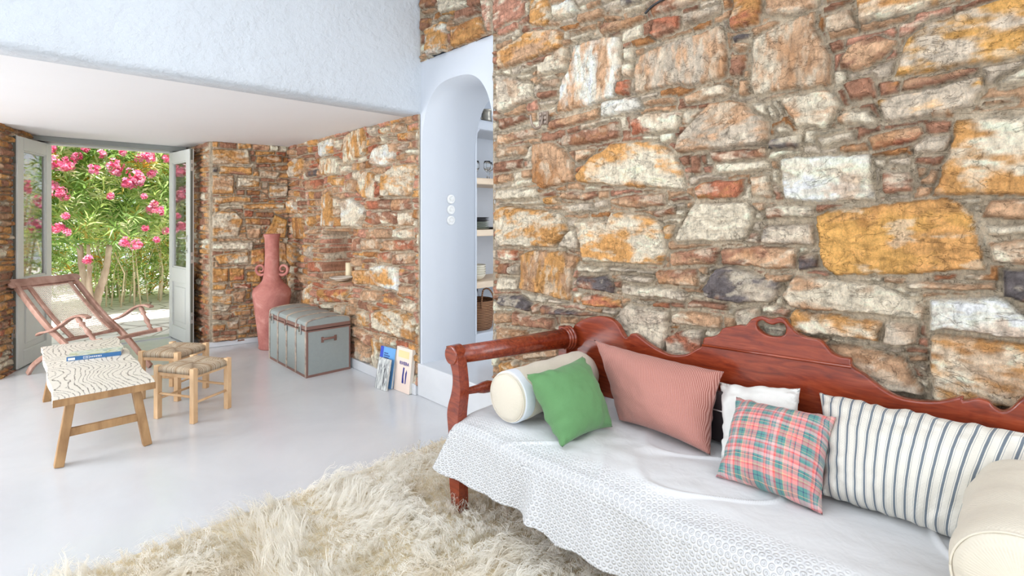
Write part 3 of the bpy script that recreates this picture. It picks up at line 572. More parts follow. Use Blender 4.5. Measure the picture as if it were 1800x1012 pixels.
# ------------------------------------------------------------------ double doors with glass
def mk_glass():
    k = NT('door glass', .02, .5); k.b.inputs['Transmission Weight'].default_value = 1; k.b.inputs['IOR'].default_value = 1.5; k.col((.97, .99, .98)); return k.m
M_glass = mk_glass()
M_groove = plain('dark door seal', (98, 98, 88), .6)
def board(M, name, a, b, mat, parent, bev=.003):
    bm = B(); box2(bm, a, b); bmesh.ops.transform(bm, matrix=M, verts=bm.verts[:]) if M else None; return obj(name, bm, mat, parent, bevel=bev)
def leaf(name, hinge, free, th_side, plates, handle):
    h_ = Vector((*hinge, 0)); f_ = Vector((*free, 0)); d = f_-h_; W = d.length; e = empty(name, h_, math.atan2(d.y, d.x)); e['kind'] = 'structure'
    Hh, T, s = 2.13, .045, .105; z0 = .012; y0, y1 = (0, T) if th_side > 0 else (-T, 0)
    board(None, 'stile', (0, y0, z0), (s, y1, Hh), M_frame, e); st = board(None, 'stile', (W-s, y0, z0), (W, y1, Hh), M_frame, e)
    board(None, 'rail', (s, y0, Hh-.12), (W-s, y1, Hh), M_frame, e); board(None, 'rail', (s, y0, .66), (W-s, y1, .82), M_frame, e); board(None, 'rail', (s, y0, z0), (W-s, y1, .16), M_frame, e)
    ym = (y0+y1)/2
    board(None, 'glass_pane', (s-.01, ym-.003, .81), (W-s+.01, ym+.003, Hh-.11), M_glass, e, 0)
    for a, b in (((s, ym-.016, .82), (s+.016, ym+.016, Hh-.12)), ((W-s-.016, ym-.016, .82), (W-s, ym+.016, Hh-.12)), ((s, ym-.016, .82), (W-s, ym+.016, .836)), ((s, ym-.016, Hh-.136), (W-s, ym+.016, Hh-.12))):
        board(None, 'glazing_bead', a, b, M_frame, e, .002)
    board(None, 'door_panel', (s-.01, ym-.008, .15), (W-s+.01, ym+.008, .67), M_frame, e)
    board(None, 'raised_panel', (s+.05, ym-.016, .21), (W-s-.05, ym+.016, .61), M_frame, e, .010)
    board(None, 'seal_strip', (W, ym-.012, z0), (W+.004, ym+.010, Hh), M_groove, e, 0)
    for z in plates:
        p = board(None, 'lock_plate', (W+.003, ym-.010, z-.06), (W+.007, ym+.012, z+.06), M_steel, e, 0); board(None, 'keeper_slot', (W+.006, ym-.004, z-.02), (W+.008, ym+.005, z+.02), M_groove, p, 0)
    if handle:
        yf = y1 if handle > 0 else y0
        bm = B(); box(bm, (W-.055, yf+.004*handle, 1.16), (.032, .008, .07)); box(bm, (W-.055, yf+.004*handle, 1.03), (.032, .008, .06)); hp = obj('handle_plate', bm, M_steel, e, bevel=.002)
        bm = B(); tube(bm, smoothcurve([(W-.055, yf, 1.165), (W-.055, yf+.045*handle, 1.165), (W-.08, yf+.052*handle, 1.165), (W-.18, yf+.052*handle, 1.165)], 5), .009, 10); obj('lever_handle', bm, M_steel, e, True)
        bm = B(); lathe(bm, [(.006, 0), (.006, .004)], 12, Matrix.Translation((W-.055, yf+.008*handle, 1.03)) @ Matrix.Rotation(R(-90*handle), 4, 'X')); obj('keyhole', bm, M_groove, hp)
    return e
leaf('door_1', (.255, 7.09), (.0, 6.50), 1, (1.82, 1.03, .36), 0)
leaf('door_2', (1.36, 7.09), (1.425, 6.44), -1, (1.95, .95, .3), -1)
dfm = empty('trim_2', (.8, 7.10, 0)); dfm['kind'] = 'structure'
board(Matrix.Translation((-.8, -7.1, 0)), 'frame_post', (.20, 7.08, 0), (.262, 7.20, 2.20), M_frame, dfm); board(Matrix.Translation((-.8, -7.1, 0)), 'frame_post', (1.362, 7.08, 0), (1.48, 7.20, 2.20), M_frame, dfm)
board(Matrix.Translation((-.8, -7.1, 0)), 'frame_head', (.20, 7.075, 2.135), (1.48, 7.20, 2.20), M_frame, dfm)
hd = board(Matrix.Translation((-.8, -7.1, 0)), 'shutter_box', (.14, 6.95, 2.15), (1.46, 7.08, 2.20), plain('darker grey green box', (146, 150, 146), .5), dfm)
board(Matrix.Translation((-.8, -7.1, 0)), 'sill', (.20, 7.06, 0), (1.48, 7.22, .012), M_floor, dfm)

# ------------------------------------------------------------------ low table
def mk_top():
    k = NT('whitewashed grain table top', .45); v = k.tc('Object', (1, .42, 1)); sx = k.sep(k.tc()); wn = k.noise(k.tc('Object', (1.3, 1.5, 1)), 1.6, 1, .4, .3); wn2 = k.noise(k.tc('Object', (1, .15, 1)), 14, 1); wf = k.math('SINE', k.math('ADD', k.math('MULTIPLY', sx[0], 190), k.math('ADD', k.math('MULTIPLY', wn, 85), k.math('MULTIPLY', k.noise(k.tc('Object', (3, 1, 1)), 9, 3), 9)))); wf = k.math('ADD', k.math('MULTIPLY', wf, .5), .5)
    n = k.noise(v, 30, 4); g = k.noise(k.tc('Object', (60, 3, 60)), 3, 4)
    ln = k.ramp(wf, [(.0, (1, 1, 1)), (.05, (.7,)*3), (.15, (0, 0, 0))]); ln = k.math('MULTIPLY', ln, k.ramp(g, [(.36, (.12,)*3), (.56, (1,)*3)]))
    k.col(k.mix(ln, k.mix(n, lin((222, 216, 204)), lin((238, 234, 224))), lin((96, 90, 80)))); k.bump(k.math('MULTIPLY', ln, -1), .3, .002); return k.m
M_oak = wood('weathered oak legs', (134, 96, 58), (186, 146, 100), .6, (1, 1, .25), 26, .3)
M_ttop = mk_top()
tb = empty('coffee_table', (.395, 4.56, 0)); tag(tb, 'low bench-like coffee table with dark-lined whitewashed plank top and splayed wooden legs', 'table')
def table_top():
    bm = B(); n = 24; ring = []
    x0, x1, y0, y1 = -.235, .235, -.80, .80; rr = random.Random(2)
    out = [(x0+(x1-x0)*i/8, y0+.004*rr.random()) for i in range(8)]+[(x1-.004*rr.random()+.006*math.sin(i*.9), y0+(y1-y0)*i/n) for i in range(n)]+[(x1+(x0-x1)*i/8, y1) for i in range(8)]+[(x0+.004*rr.random()+.005*math.sin(i*.7), y1+(y0-y1)*i/n) for i in range(n)]
    prism(bm, out, Matrix.Translation((0, 0, .355)), .045); return obj('tabletop', bm, M_ttop, tb, bevel=.005)
table_top()
for y in (-.803, .80): bm = B(); box2(bm, (-.234, y, .357), (.234, y+.004, .397)); obj('end_grain', bm, M_oak, tb)
for sy in (-1, 1):
    for sx in (-1, 1):
        bm = B(); tube(bm, [(sx*.150, sy*.68, .356), (sx*.205, sy*.715, 0)], [1, 1], flat=(.031, .022)); obj('leg', bm, M_oak, tb, bevel=.004)
    bm = B(); box(bm, (0, sy*.70, .175), (.345, .024, .045)); obj('stretcher', bm, M_oak, tb, bevel=.003)
# book on the table
M_blue = plain('blue book cover', (52, 106, 158), .35, 40, .02); M_page = plain('book pages', (240, 236, 226), .8, 300, .1)
def mk_cover():
    k = NT('green and white photo cover', .3); v = k.tc(); n = k.noise(v, 14, 5, .6, .8); k.col(k.ramp(n, [(.35, lin((150, 172, 168))), (.5, lin((226, 232, 222))), (.62, lin((176, 186, 140)))])); return k.m
bk = onz(117, 635, .40); bk2 = onz(213, 624, .40); d = (bk2-bk); ang = math.atan2(d.y, d.x)
b = empty('book', (bk.x, bk.y, .4005), ang); tag(b, 'thick paperback with blue spine and pale green cover lying on the whitewashed table', 'book')
L = d.length; Wd = .17
bm = B(); box2(bm, (0.002, .003, .002), (L-.002, Wd-.003, .026)); obj('pages', bm, M_page, b)
bm = B(); box2(bm, (0, 0, .026), (L, Wd, .028)); obj('front_cover', bm, mk_cover(), b); bm = B(); box2(bm, (0, -.002, 0), (L, Wd, .002)); obj('back_cover', bm, M_blue, b)
bm = B(); box2(bm, (0, -.003, 0), (L, .003, .028)); sp = obj('spine', bm, M_blue, b)
bm = B(); box2(bm, (.008, -.0045, .005), (.045, -.003, .02)); obj('spine_label', bm, M_white, sp)
bm = B(); rr = random.Random(3); x = .09
for i in range(14):
    wdt = rr.uniform(.003, .007); hh = .017 if i < 5 else .010
    box2(bm, (x, -.0042, .014-hh/2), (x+wdt, -.003, .014-hh/2+.003)); box2(bm, (x, -.0042, .014+hh/2-.003), (x+wdt, -.003, .014+hh/2)); box2(bm, (x+wdt*.35*(i % 3), -.0042, .014-hh/2), (x+wdt*.35*(i % 3)+.002, -.003, .014+hh/2)); x += wdt+.0025
obj('spine_lettering', bm, M_white, sp)

# ------------------------------------------------------------------ stools
M_pine = wood('pale beech', (198, 156, 112), (226, 190, 148), .55, (1, 1, .3), 22, .15)
def mk_rush(hx, hy):
    k = NT('woven rush', .8); v = k.tc(); s = k.sep(v); ax = k.math('DIVIDE', k.math('ABSOLUTE', s[0]), hx); ay = k.math('DIVIDE', k.math('ABSOLUTE', s[1]), hy)
    side = k.math('GREATER_THAN', ax, ay); u = k.n('ShaderNodeMix', data_type='FLOAT'); k.l(side, u.inputs[0]); k.l(s[0], u.inputs[2]); k.l(s[1], u.inputs[3])
    nz = k.noise(v, 35, 3); a = k.math('ADD', k.math('MULTIPLY', u.outputs[0], 560), k.math('MULTIPLY', nz, 3.0)); sn = k.math('ABSOLUTE', k.math('SINE', a)); c2 = k.noise(v, 9, 5, .7)
    n2 = k.n('ShaderNodeTexWhiteNoise', noise_dimensions='1D'); k.l(k.math('FLOOR', k.math('DIVIDE', a, math.pi)), n2.inputs['W'])
    base = k.ramp(n2.outputs['Value'], [(0, lin((196, 162, 126))), (.4, lin((226, 204, 172))), (1, lin((244, 230, 206)))])
    k.col(k.mix(k.ramp(sn, [(.05, (1, 1, 1)), (.4, (0, 0, 0))]), base, lin((140, 106, 74)))); k.bump(sn, .9, .006); return k.m
def make_stool(name, loc, rz, lx, ly, label):
    e = empty(name, loc, rz); tag(e, label, 'stool', 'rush-seated stools'); hx, hy = lx/2, ly/2; Hs = .375
    for sx in (-1, 1):
        for sy in (-1, 1):
            bm = B(); tube(bm, [(sx*hx, sy*hy, 0), (sx*hx, sy*hy, Hs-.006)], [1, 1], flat=(.018, .018)); obj('leg', bm, M_pine, e, bevel=.003)
    for sy in (-1, 1): bm = B(); box(bm, (0, sy*(hy-.004), .315), (lx-.03, .018, .032)); obj('seat_rail', bm, M_pine, e, bevel=.002)
    for sx in (-1, 1): bm = B(); box(bm, (sx*(hx-.004), 0, .315), (.018, ly-.03, .032)); obj('seat_rail', bm, M_pine, e, bevel=.002)
    for sy in (-1, 1): bm = B(); tube(bm, [(-hx, sy*hy, .135), (hx, sy*hy, .135)], [.009, .009], 8); obj('stretcher', bm, M_pine, e, True)
    for sx in (-1, 1): bm = B(); tube(bm, [(sx*hx, -hy, .175), (sx*hx, hy, .175)], [.009, .009], 8); obj('stretcher', bm, M_pine, e, True)
    # rush seat: four woven triangles falling to the middle
    V = []; Q = []; n = 28
    for j in range(n+1):
        for i in range(n+1):
            x = -1+2*i/n; y = -1+2*j/n; m = max(abs(x), abs(y)); cx, cy = abs(x) > .86, abs(y) > .86
            z = .362+.010*(1-abs(m-.55))-.008*abs(abs(x)-abs(y) < .04)-.012*max(0, m-.9)*10
            sxx = hx+.012; syy = hy+.012
            if cx and cy: sxx = hx-.018; syy = hy-.018
            V.append((x*sxx, y*syy, z))
    b = len(V); V += [(v[0], v[1], v[2]-.03) for v in V]; i = np.arange((n+1)**2).reshape(n+1, n+1); q = np.stack([i[:-1, :-1], i[:-1, 1:], i[1:, 1:], i[1:, :-1]], -1).reshape(-1, 4); qq = q.tolist()+(q[:, ::-1]+b).tolist()
    edge = list(i[0, :])+list(i[1:, -1])+list(i[-1, -2::-1])+list(i[-2:0:-1, 0])
    for k in range(len(edge)): a, c = edge[k], edge[(k+1) % len(edge)]; qq.append([c, a, a+b, c+b])
    raw('rush_seat', V, qq, mk_rush(hx, hy), e); return e
A_, B_, C_ = Vector((.715, 4.287, 0)), Vector((.904, 4.022, 0)), Vector((1.15, 4.163, 0))
d = C_-B_; ctr = (A_+C_)/2
make_stool('stool', (ctr.x, ctr.y, 0), math.atan2(d.y, d.x), .285, .315, 'square beech stool with woven rush seat, the nearer one in front')
A_, B_, C_ = onz(253, 628, .34), onz(325, 618, .34), onz(362, 600, .375)
make_stool('stool', (.93, 4.80, 0), math.atan2(.207, .26), .30, .30, 'rush-seated wooden stool standing behind the other, by the table')

# ------------------------------------------------------------------ reclining cane chair
M_teak = wood('sun-faded teak', (150, 108, 92), (196, 158, 142), .55, (1, 1, .6), 18, .2)
M_cane = plain('cane', (240, 230, 214), .6)
ch = empty('reclining_chair', (.2037, 6.085, 0), math.atan2(-.879, .477)); tag(ch, 'folding wooden reclining chair with cane back and long arms in the open doorway', 'chair')
sp_ = smoothcurve([(-.40, 0, .80), (-.312, 0, .73), (-.125, 0, .572), (.058, 0, .433), (.272, 0, .300), (.45, 0, .16), (.627, 0, .012)], 6)
WY = .48
for y in (0, WY):
    bm = B(); tube(bm, [(p.x, y, p.z) for p in sp_], [1]*len(sp_), flat=(.014, .024)); obj('back_stile', bm, M_teak, ch, True, .003)
    bm = B(); tube(bm, smoothcurve([(-.205, y, .008), (-.165, y, .06), (-.10, y, .115), (.02, y, .18), (.20, y, .238), (.45, y, .298), (.76 if y else .70, y, .368)], 5), [.9]*30+[.8], flat=(.014, .022)); obj('cross_leg', bm, M_teak, ch, True, .003)
    yo = y+(-.03 if y == 0 else .03)
    bm = B(); tube(bm, smoothcurve([(-.03, yo, .365), (.02, yo, .392), (.13, yo, .415), (.237, yo, .455), (.36, yo, .525), (.446, yo, .560), (.53, yo, .570), (.60, yo, .555)], 6), [.7, .8, .9]+[1]*40, flat=(.024, .009)); obj('arm', bm, M_teak, ch, True, .004)
    a = Vector((.46, yo, .55)); bb = Vector((.64, y, .345)); n = 16; pr_ = [.013, .02, .022, .014, .024, .014, .013, .016, .02, .022, .018, .013, .022, .013, .018, .018]
    bm = B(); tube(bm, [a.lerp(bb, i/(n-1)) for i in range(n)], pr_, 12); obj('turned_post', bm, M_teak, ch, True)
bm = B(); out = [(-.07, -.02), (-.065, .03), (-.03, .05), (.10, .038), (.13, .045), (.25, .048), (.4, .042), (.5, .05), (.555, .04), (.565, 0), (.54, -.035), (.40, -.04), (.2, -.045), (.0, -.05), (-.05, -.045)]
tdir = Vector((-.70, 0, .71)).normalized(); nd = Vector((.71, 0, .70))
Mh = Matrix(((0, tdir.x, nd.x, -.385), (.93, 0, 0, .005), (0, tdir.z, nd.z, .79), (0, 0, 0, 1))); prism(bm, out, Mh, .022); obj('head_rail', bm, M_teak, ch, bevel=.005)
def along(t): q = t*(len(sp_)-1); i = min(int(q), len(sp_)-2); return sp_[i].lerp(sp_[i+1], q-i)
for t in (.13, .63):
    p = along(t); bm = B(); tube(bm, [(p.x, 0, p.z), (p.x, WY, p.z)], [1, 1], flat=(.022, .012)); obj('cross_rail', bm, M_teak, ch, bevel=.003)
for y in (.075, WY-.075):
    bm = B(); tube(bm, [(along(t).x+.01, y, along(t).z+.012) for t in np.linspace(.13, .63, 14)], [1]*14, flat=(.016, .010)); obj('cane_frame', bm, M_teak, ch, True, .002)
bm = B()
for k in range(30):
    t = .145+k*.475/29; p = along(t); tube(bm, [(p.x+.01, .08, p.z+.012), (p.x+.015, .25, p.z+.002), (p.x+.01, WY-.08, p.z+.012)], .0036, 4)
for k in range(24):
    y = .09+k*(WY-.18)/23; tube(bm, [(along(t).x+.012, y, along(t).z+.008) for t in np.linspace(.14, .62, 12)], .0036, 4)
obj('cane_panel', bm, M_cane, ch)
bm = B(); tube(bm, [(.45, 0, .298), (.45, WY, .298)], .014, 10); tube(bm, [(.05, 0, .19), (.05, WY, .19)], .012, 10); obj('stretcher', bm, M_teak, ch, True)
# cane seat between the cross legs
bm = B(); tube(bm, [(.70, 0, .355), (.70, WY, .355)], [1, 1], flat=(.02, .012)); obj('front_rail', bm, M_teak, ch, bevel=.003)

# ------------------------------------------------------------------ tall pink urn
def mk_urn():
    k = NT('chalky pink terracotta', .85, .2); v = k.tc(); n = k.noise(v, 6, 6, .65, .5); k.col(k.ramp(n, [(.3, lin((168, 102, 96))), (.55, lin((194, 130, 120))), (.75, lin((216, 162, 152)))])); k.bump(k.noise(v, 30, 6, .65), .6, .008); return k.m
M_urn = mk_urn()
u_ = empty('urn', (2.0, 5.755, 0)); tag(u_, 'tall pink terracotta urn with long neck and scroll handles in the stone corner', 'urn')
bm = B(); lathe(bm, [(.0, 0), (.125, 0), (.132, .01), (.128, .03), (.145, .20), (.165, .38), (.186, .54), (.191, .58), (.185, .615), (.160, .65), (.120, .685), (.094, .72), (.080, .78), (.073, .86), (.069, 1.0), (.070, 1.12), (.074, 1.17), (.086, 1.205), (.084, 1.212), (.070, 1.205), (.06, 1.17), (.056, .9), (.0, .8)], 48); obj('body', bm, M_urn, u_, True)
hx = Vector((.7189, -.6952, 0))
for s in (-1, 1):
    pts = [hx*s*(.060)+Vector((0, 0, .745))]
    for k in range(26):
        a = -2.3+k*.30; rr_ = .062-.0017*k; pts.append(hx*s*(.118+rr_*math.cos(a))+Vector((0, 0, .835+rr_*math.sin(a)*1.05)))
    bm = B(); tube(bm, pts, [.017]*4+[.016-.0003*k for k in range(len(pts)-4)], 10); obj('scroll_handle', bm, M_urn, u_, True)

# ------------------------------------------------------------------ steamer trunk
M_canvas = plain('grey green trunk canvas', (152, 160, 158), .6, 220, .15, .07); M_lth = plain('brown leather trim', (132, 98, 88), .5, 60, .1); M_slat = wood('worn trunk slats', (132, 118, 112), (196, 180, 162), .6, (1, 1, 1), 25)
tx0, tx1, ty0, ty1 = 1.835, 2.235, 4.455, 5.35; tk = empty('steamer_trunk', (2.035, 4.90, 0)); tag(tk, 'grey-green domed travel trunk with wooden ribs and leather trim on the floor', 'trunk')
W2, L2 = (tx1-tx0)/2, (ty1-ty0)/2
bm = B(); box2(bm, (-W2, -L2, 0), (W2, L2, .405)); obj('body', bm, M_canvas, tk, bevel=.008)
def lidprof(o=0, b=.41):
    return [(-W2-o, b)]+[(-W2-o+.004, .46+o)]+[((W2+o)*math.sin(a), .455+o+.048*math.cos(a)**.8) for a in np.linspace(-1.25, 1.25, 15)]+[(W2+o-.004, .46+o), (W2+o, b)]
My = Matrix(((1, 0, 0, 0), (0, 0, 1, 0), (0, 1, 0, 0), (0, 0, 0, 1)))
def yprism(prof, y0, y1, name, mat, par, bev=0): bm = B(); prism(bm, prof, Matrix.Translation((0, y0, 0)) @ My, y1-y0); return obj(name, bm, mat, par, bevel=bev)
ld = yprism(lidprof(), -L2, L2, 'lid', M_canvas, tk, .006)
bm = B(); box2(bm, (-W2-.003, -L2-.003, .392), (W2+.003, L2+.003, .405)); obj('lower_band', bm, M_lth, tk, bevel=.002)
bm = B(); box2(bm, (-W2-.003, -L2-.003, .412), (W2+.003, L2+.003, .442)); obj('lid_band', bm, M_lth, ld, bevel=.002)
for k in range(5):
    y = -L2+.012+k*(2*L2-.024)/4; wd = .012
    pf = lidprof(.007); inn = lidprof(0); bm = B(); prism(bm, pf+inn[::-1], Matrix.Translation((0, y-wd, 0)) @ My, 2*wd); obj('lid_rib', bm, M_slat, ld, bevel=.002)
    bm = B(); box2(bm, (-W2-.008, y-wd, .0), (-W2, y+wd, .40)); obj('rib', bm, M_slat, tk, bevel=.002)
for z in (.012,):
    bm = B(); box2(bm, (-W2-.004, -L2-.004, 0), (W2+.004, -L2+.002, .02)); box2(bm, (-W2-.004, -L2-.004, 0), (-W2+.002, L2+.004, .02)); obj('bottom_trim', bm, M_lth, tk)
bm = B(); box2(bm, (-W2-.005, -L2-.005, 0), (-W2+.012, -L2+.01, .40)); box2(bm, (W2-.01, -L2-.005, 0), (W2+.003, -L2+.01, .40)); obj('corner_trim', bm, M_lth, tk, bevel=.002)
for y in (-.33, .34):
    bm = B(); box2(bm, (-W2-.016, y-.016, .36), (-W2-.002, y+.016, .45)); p = obj('latch', bm, M_steel, tk, bevel=.003); bm = B(); box2(bm, (-W2-.022, y-.008, .385), (-W2-.014, y+.008, .43)); obj('latch_tongue', bm, M_groove, p, bevel=.002)
bm = B(); box2(bm, (-W2-.018, -.025, .345), (-W2-.007, .025, .40)); p = obj('lock_plate', bm, M_steel, tk, bevel=.003); bm = B(); box2(bm, (-W2-.022, -.010, .39), (-W2-.008, .010, .44)); obj('hasp', bm, M_lth, p, bevel=.002)
bm = B(); tube(bm, smoothcurve([(-.055, -L2, .312), (-.05, -L2-.02, .318), (0, -L2-.026, .320), (.05, -L2-.02, .318), (.055, -L2, .312)], 5), .010, 8); obj('leather_handle', bm, M_lth, tk, True)
for x in (-.06, .06): bm = B(); box2(bm, (x-.012, -L2-.006, .285), (x+.012, -L2, .335)); obj('handle_loop', bm, M_lth, tk, bevel=.002)

# ------------------------------------------------------------------ niche things, books on the floor, switches, hook, cable
M_cand = plain('ivory wax', (240, 226, 190), .5, 10, .02, .02); M_cer = plain('white glazed ceramic', (242, 238, 226), .2, 10, .02, .02); M_ink = plain('dark blue glaze', (40, 44, 84), .3)
p = Vector((2.40, 4.685)); cdl = empty('candle', (2.485, 4.965, .768)); tag(cdl, 'thick ivory candle standing in the wall niche', 'candle')
bm = B(); lathe(bm, [(0, 0), (.036, 0), (.037, .003), (.037, .155), (.032, .160), (.018, .154), (0, .152)], 28); obj('wax', bm, M_cand, cdl, True); bm = B(); tube(bm, [(0, 0, .15), (.001, 0, .17)], .0015, 6); obj('wick', bm, M_groove, cdl)
p = onz(606, 500, .775); pl = empty('plate', (2.345, 4.84, .768)); tag(pl, 'shallow white plate with blue rim marks on the niche sill', 'plate')
bm = B(); lathe(bm, [(0, 0), (.06, 0), (.065, .004), (.105, .026), (.118, .030), (.118, .034), (.104, .031), (.062, .009), (0, .007)], 40); obj('dish', bm, M_cer, pl, True)
bm = B()
for k in range(48):
    if k % 8 < 6: a = k*math.pi/24; box(bm, (0, 0, 0), (.012, .004, .0012), Matrix.Rotation(a, 4, 'Z') @ Matrix.Translation((0, .111, .0335)) )
for k in range(5): box(bm, (-.02+.01*k, .06, .0125), (.006, .012, .0015))
obj('rim_marks', bm, M_ink, pl)
def lean_book(nm, bl, br, hgt, th, ang, cover, label, spine=None):
    bl = Vector(bl); br = Vector(br); d = br-bl; L = d.length; e = empty(nm, (bl.x, bl.y, .002+abs(math.sin(ang))*0)); e.rotation_euler = (0, 0, math.atan2(d.y, d.x)); tag(e, label, 'book', 'books leaning on the stone wall')
    Mr = Matrix.Rotation(-ang, 4, 'X')                    # local: x along width, y into the wall, z up
    def bx(name, a, b_, mat, par=e): bm = B(); box2(bm, a, b_, Mr); return obj(name, bm, mat, par)
    bx('pages', (.003, .003, .003), (L-.002, th-.003, hgt-.003), M_page); c = bx('front_cover', (0, 0, 0), (L, .003, hgt), cover); bx('back_cover', (0, th-.003, 0), (L, th, hgt), cover)
    bx('spine', (0, 0, 0), (.003, th, hgt), spine or cover)
    return e, Mr, L
def mk_drift():
    k = NT('driftwood pattern cover', .45); v = k.tc('Object', (1, 1, .16)); n = k.noise(v, 42, 4, .6, 1.5); k.col(k.ramp(n, [(.34, lin((66, 66, 72))), (.45, lin((168, 172, 172))), (.62, lin((226, 228, 224)))])); return k.m
M_lblue = plain('light blue cover', (110, 168, 222), .4, 20, .02, .08); M_dblue = plain('cobalt blue', (62, 84, 196), .4, 20, .02, .04); M_rose = plain('cream rose cover', (238, 218, 204), .45, 20, .02, .05); M_navy = plain('navy print', (36, 44, 130), .5)
e, Mr, L = lean_book('book', (2.185, 3.885), (2.205, 3.69), .315, .022, R(9), M_lblue, 'light blue book with cobalt spine, leftmost of those leaning below the stones', M_dblue)
bm = B(); box2(bm, (0, -.0012, 0), (.040, -.0002, .315), Mr); obj('spine_band', bm, M_dblue, e)
bm = B(); rr = random.Random(8)
for row, n in ((0, 5), (1, 7), (2, 6)):
    for k in range(n): box2(bm, (.055+k*.011, -.0015, .262-row*.018), (.055+k*.011+.006, -.0003, .272-row*.018), Mr)
obj('lettering', bm, M_navy, e)
e, Mr, L = lean_book('book', (2.225, 3.682), (2.238, 3.476), .345, .035, R(6), M_rose, 'cream art book printed in navy, the tallest and rightmost beside the step')
Mx = Matrix.Rotation(-R(6), 4, 'X')
text_mesh('title', 'RIVIERA', .036, Mx @ Matrix.Translation((.115, -.0006, .222)) @ Matrix.Rotation(R(90), 4, 'X'), M_navy, e)
bm = B(); box2(bm, (.03, -.0012, .265), (.17, -.0002, .320), Mr); obj('picture_panel', bm, plain('straw print', (236, 214, 160), .5), e)
bm = B(); prism(bm, [(.10, .07), (.125, .07), (.118, .12), (.124, .19), (.108, .195), (.10, .13)], Mr @ Matrix.Translation((0, -.0003, 0)) @ Matrix.Rotation(R(90), 4, 'X'), .001); prism(bm, [(.14, .07), (.15, .07), (.158, .16), (.152, .18), (.14, .15)], Mr @ Matrix.Translation((0, -.0003, 0)) @ Matrix.Rotation(R(90), 4, 'X'), .001); obj('figure_print', bm, M_navy, e)
lean_book('book', (2.135, 3.825), (2.150, 3.672), .245, .016, R(10), mk_drift(), 'small book with grey driftwood-patterned cover in front of the blue one')
for i, v in enumerate((350, 368.5, 387)):
    p = ony(792, v, 3.385); e = empty('light_switch', (p.x, 3.386, p.z)); tag(e, ['topmost', 'middle', 'lowest'][i]+' of three round white switches on the arch reveal', 'switch', 'round switches')
    bm = B(); Mz = Matrix.Rotation(R(90), 4, 'X'); lathe(bm, [(0, 0), (.038, 0), (.038, .010), (.034, .016), (.025, .017), (.023, .013), (0, .013)], 32, Mz); obj('plate', bm, M_white, e, True)
    bm = B(); lathe(bm, [(0, .012), (.012, .012), (.011, .020), (0, .021)], 16, Mz); box(bm, (0, -.024, 0), (.016 if i else .008, .012, .005 if i else .016)); obj('toggle', bm, M_white, e)
M_iron = plain('antique iron', (150, 134, 122), .4, 60, .2, .1, .5)
p = onx(955, 208, 2.275); e = empty('wall_hook', tuple(p)); e.scale = (1, 1.25, 1.25); tag(e, 'small ornate iron hook fixed to the stone wall right of the arch', 'hook')
bm = B(); box(bm, (.012, 0, 0), (.03, .055, .062)); 
for sy in (-1, 1):
    for k in range(3): bmesh.ops.create_uvsphere(bm, u_segments=10, v_segments=6, radius=.011, matrix=Matrix.Translation((-.003, sy*.015, .02-.02*k)))
obj('rosette_plate', bm, M_iron, e, bevel=.003)
bm = B(); tube(bm, smoothcurve([(-.008, 0, .01), (-.016, 0, -.02), (-.03, .004, -.045), (-.055, .012, -.05), (-.072, .02, -.03), (-.078, .024, .005), (-.080, .026, .012)], 5), [.006]*28+[.007, .008, .009], 8); obj('hook_arm', bm, M_iron, e, True)
bm = B(); tube(bm, smoothcurve([tuple(onx(u, v, 2.262)) for u, v in ((1134, 24), (1145, 12), (1160, 2), (1180, -8), (1200, -25))], 5), .006, 8); tag(obj('cable', bm, plain('black rubber', (40, 40, 42), .5), None, True), 'short black cable sticking out of the stones at the top of the wall', 'cable')

# ------------------------------------------------------------------ alcove shelves and what stands on them
M_oak2 = wood('pale oak shelf', (206, 178, 148), (234, 212, 186), .55, (.25, 1, 1), 14, .1)
for i, z in enumerate((1.73, 1.284, .836)):
    bm = B(); nn = 14; out = [(2.838+(4.85-2.838)*k/nn, 3.385-(.0 if i else .02*math.sin(k*.9))) for k in range(nn+1)]+[(4.85, 3.798), (2.838, 3.798)]
    prism(bm, out, Matrix.Translation((0, 0, z-.055)), .055); o = obj('shelf', bm, M_oak2, bevel=.010 if i == 0 else .004); tag(o, ['highest pale wood shelf, the one under the glasses', 'middle pale wood shelf carrying the dark plates', 'lowest pale wood shelf carrying the cream bowls'][i], 'shelf', 'alcove shelves')
bm = B(); box2(bm, (2.838, 3.375, 2.145), (4.85, 3.798, 2.232)); tag(obj('shelf', bm, M_arch, None, bevel=.022), 'thick white plastered shelf at the top of the alcove', 'shelf', 'alcove shelves')
bm = B(); prism(bm, [(2.835, .395), (2.852, .395), (2.852, 2.05), (2.86, 2.11), (2.89, 2.15), (2.835, 2.15)], Matrix.Translation((0, 3.40, 0)) @ Matrix.Rotation(R(90), 4, 'X'), .02); struct(obj('trim_3', bm, M_arch))
M_dark = plain('black stoneware', (44, 38, 40), .35); M_sage = plain('grey-green stoneware', (176, 182, 170), .3)
xs = [ony(840, 400, 3.56).x]
for k in range(8):
    mt = M_sage if k < 5 else M_dark; bm = B(); lathe(bm, [(0, 0), (.07, 0), (.105, .010), (.107, .012), (.10, .012), (.07, .003), (0, .003)], 32)
    tag(obj('plate', bm, mt, None, True, loc=(xs[0]-.03, 3.53, 1.285+.0135*k)), ('grey-green plate on the middle shelf, '+['lowest of the stack', 'second from the bottom', 'third from the bottom', 'fourth from the bottom', 'just under the black ones'][k] if k < 5 else 'black plate on the grey-green stack, '+['lowest of the black ones', 'middle one of the black ones', 'topmost of all'][k-5]), 'plate', 'grey-green plates' if k < 5 else 'black plates')
bm = B(); lathe(bm, [(0, 0), (.09, 0), (.12, .012), (.12, .016), (.088, .006), (0, .006)], 32); tag(obj('tray', bm, M_dark, None, True, loc=(xs[0]+.16, 3.52, 1.285)), 'flat black dish beside the plate stack on the middle shelf', 'dish')
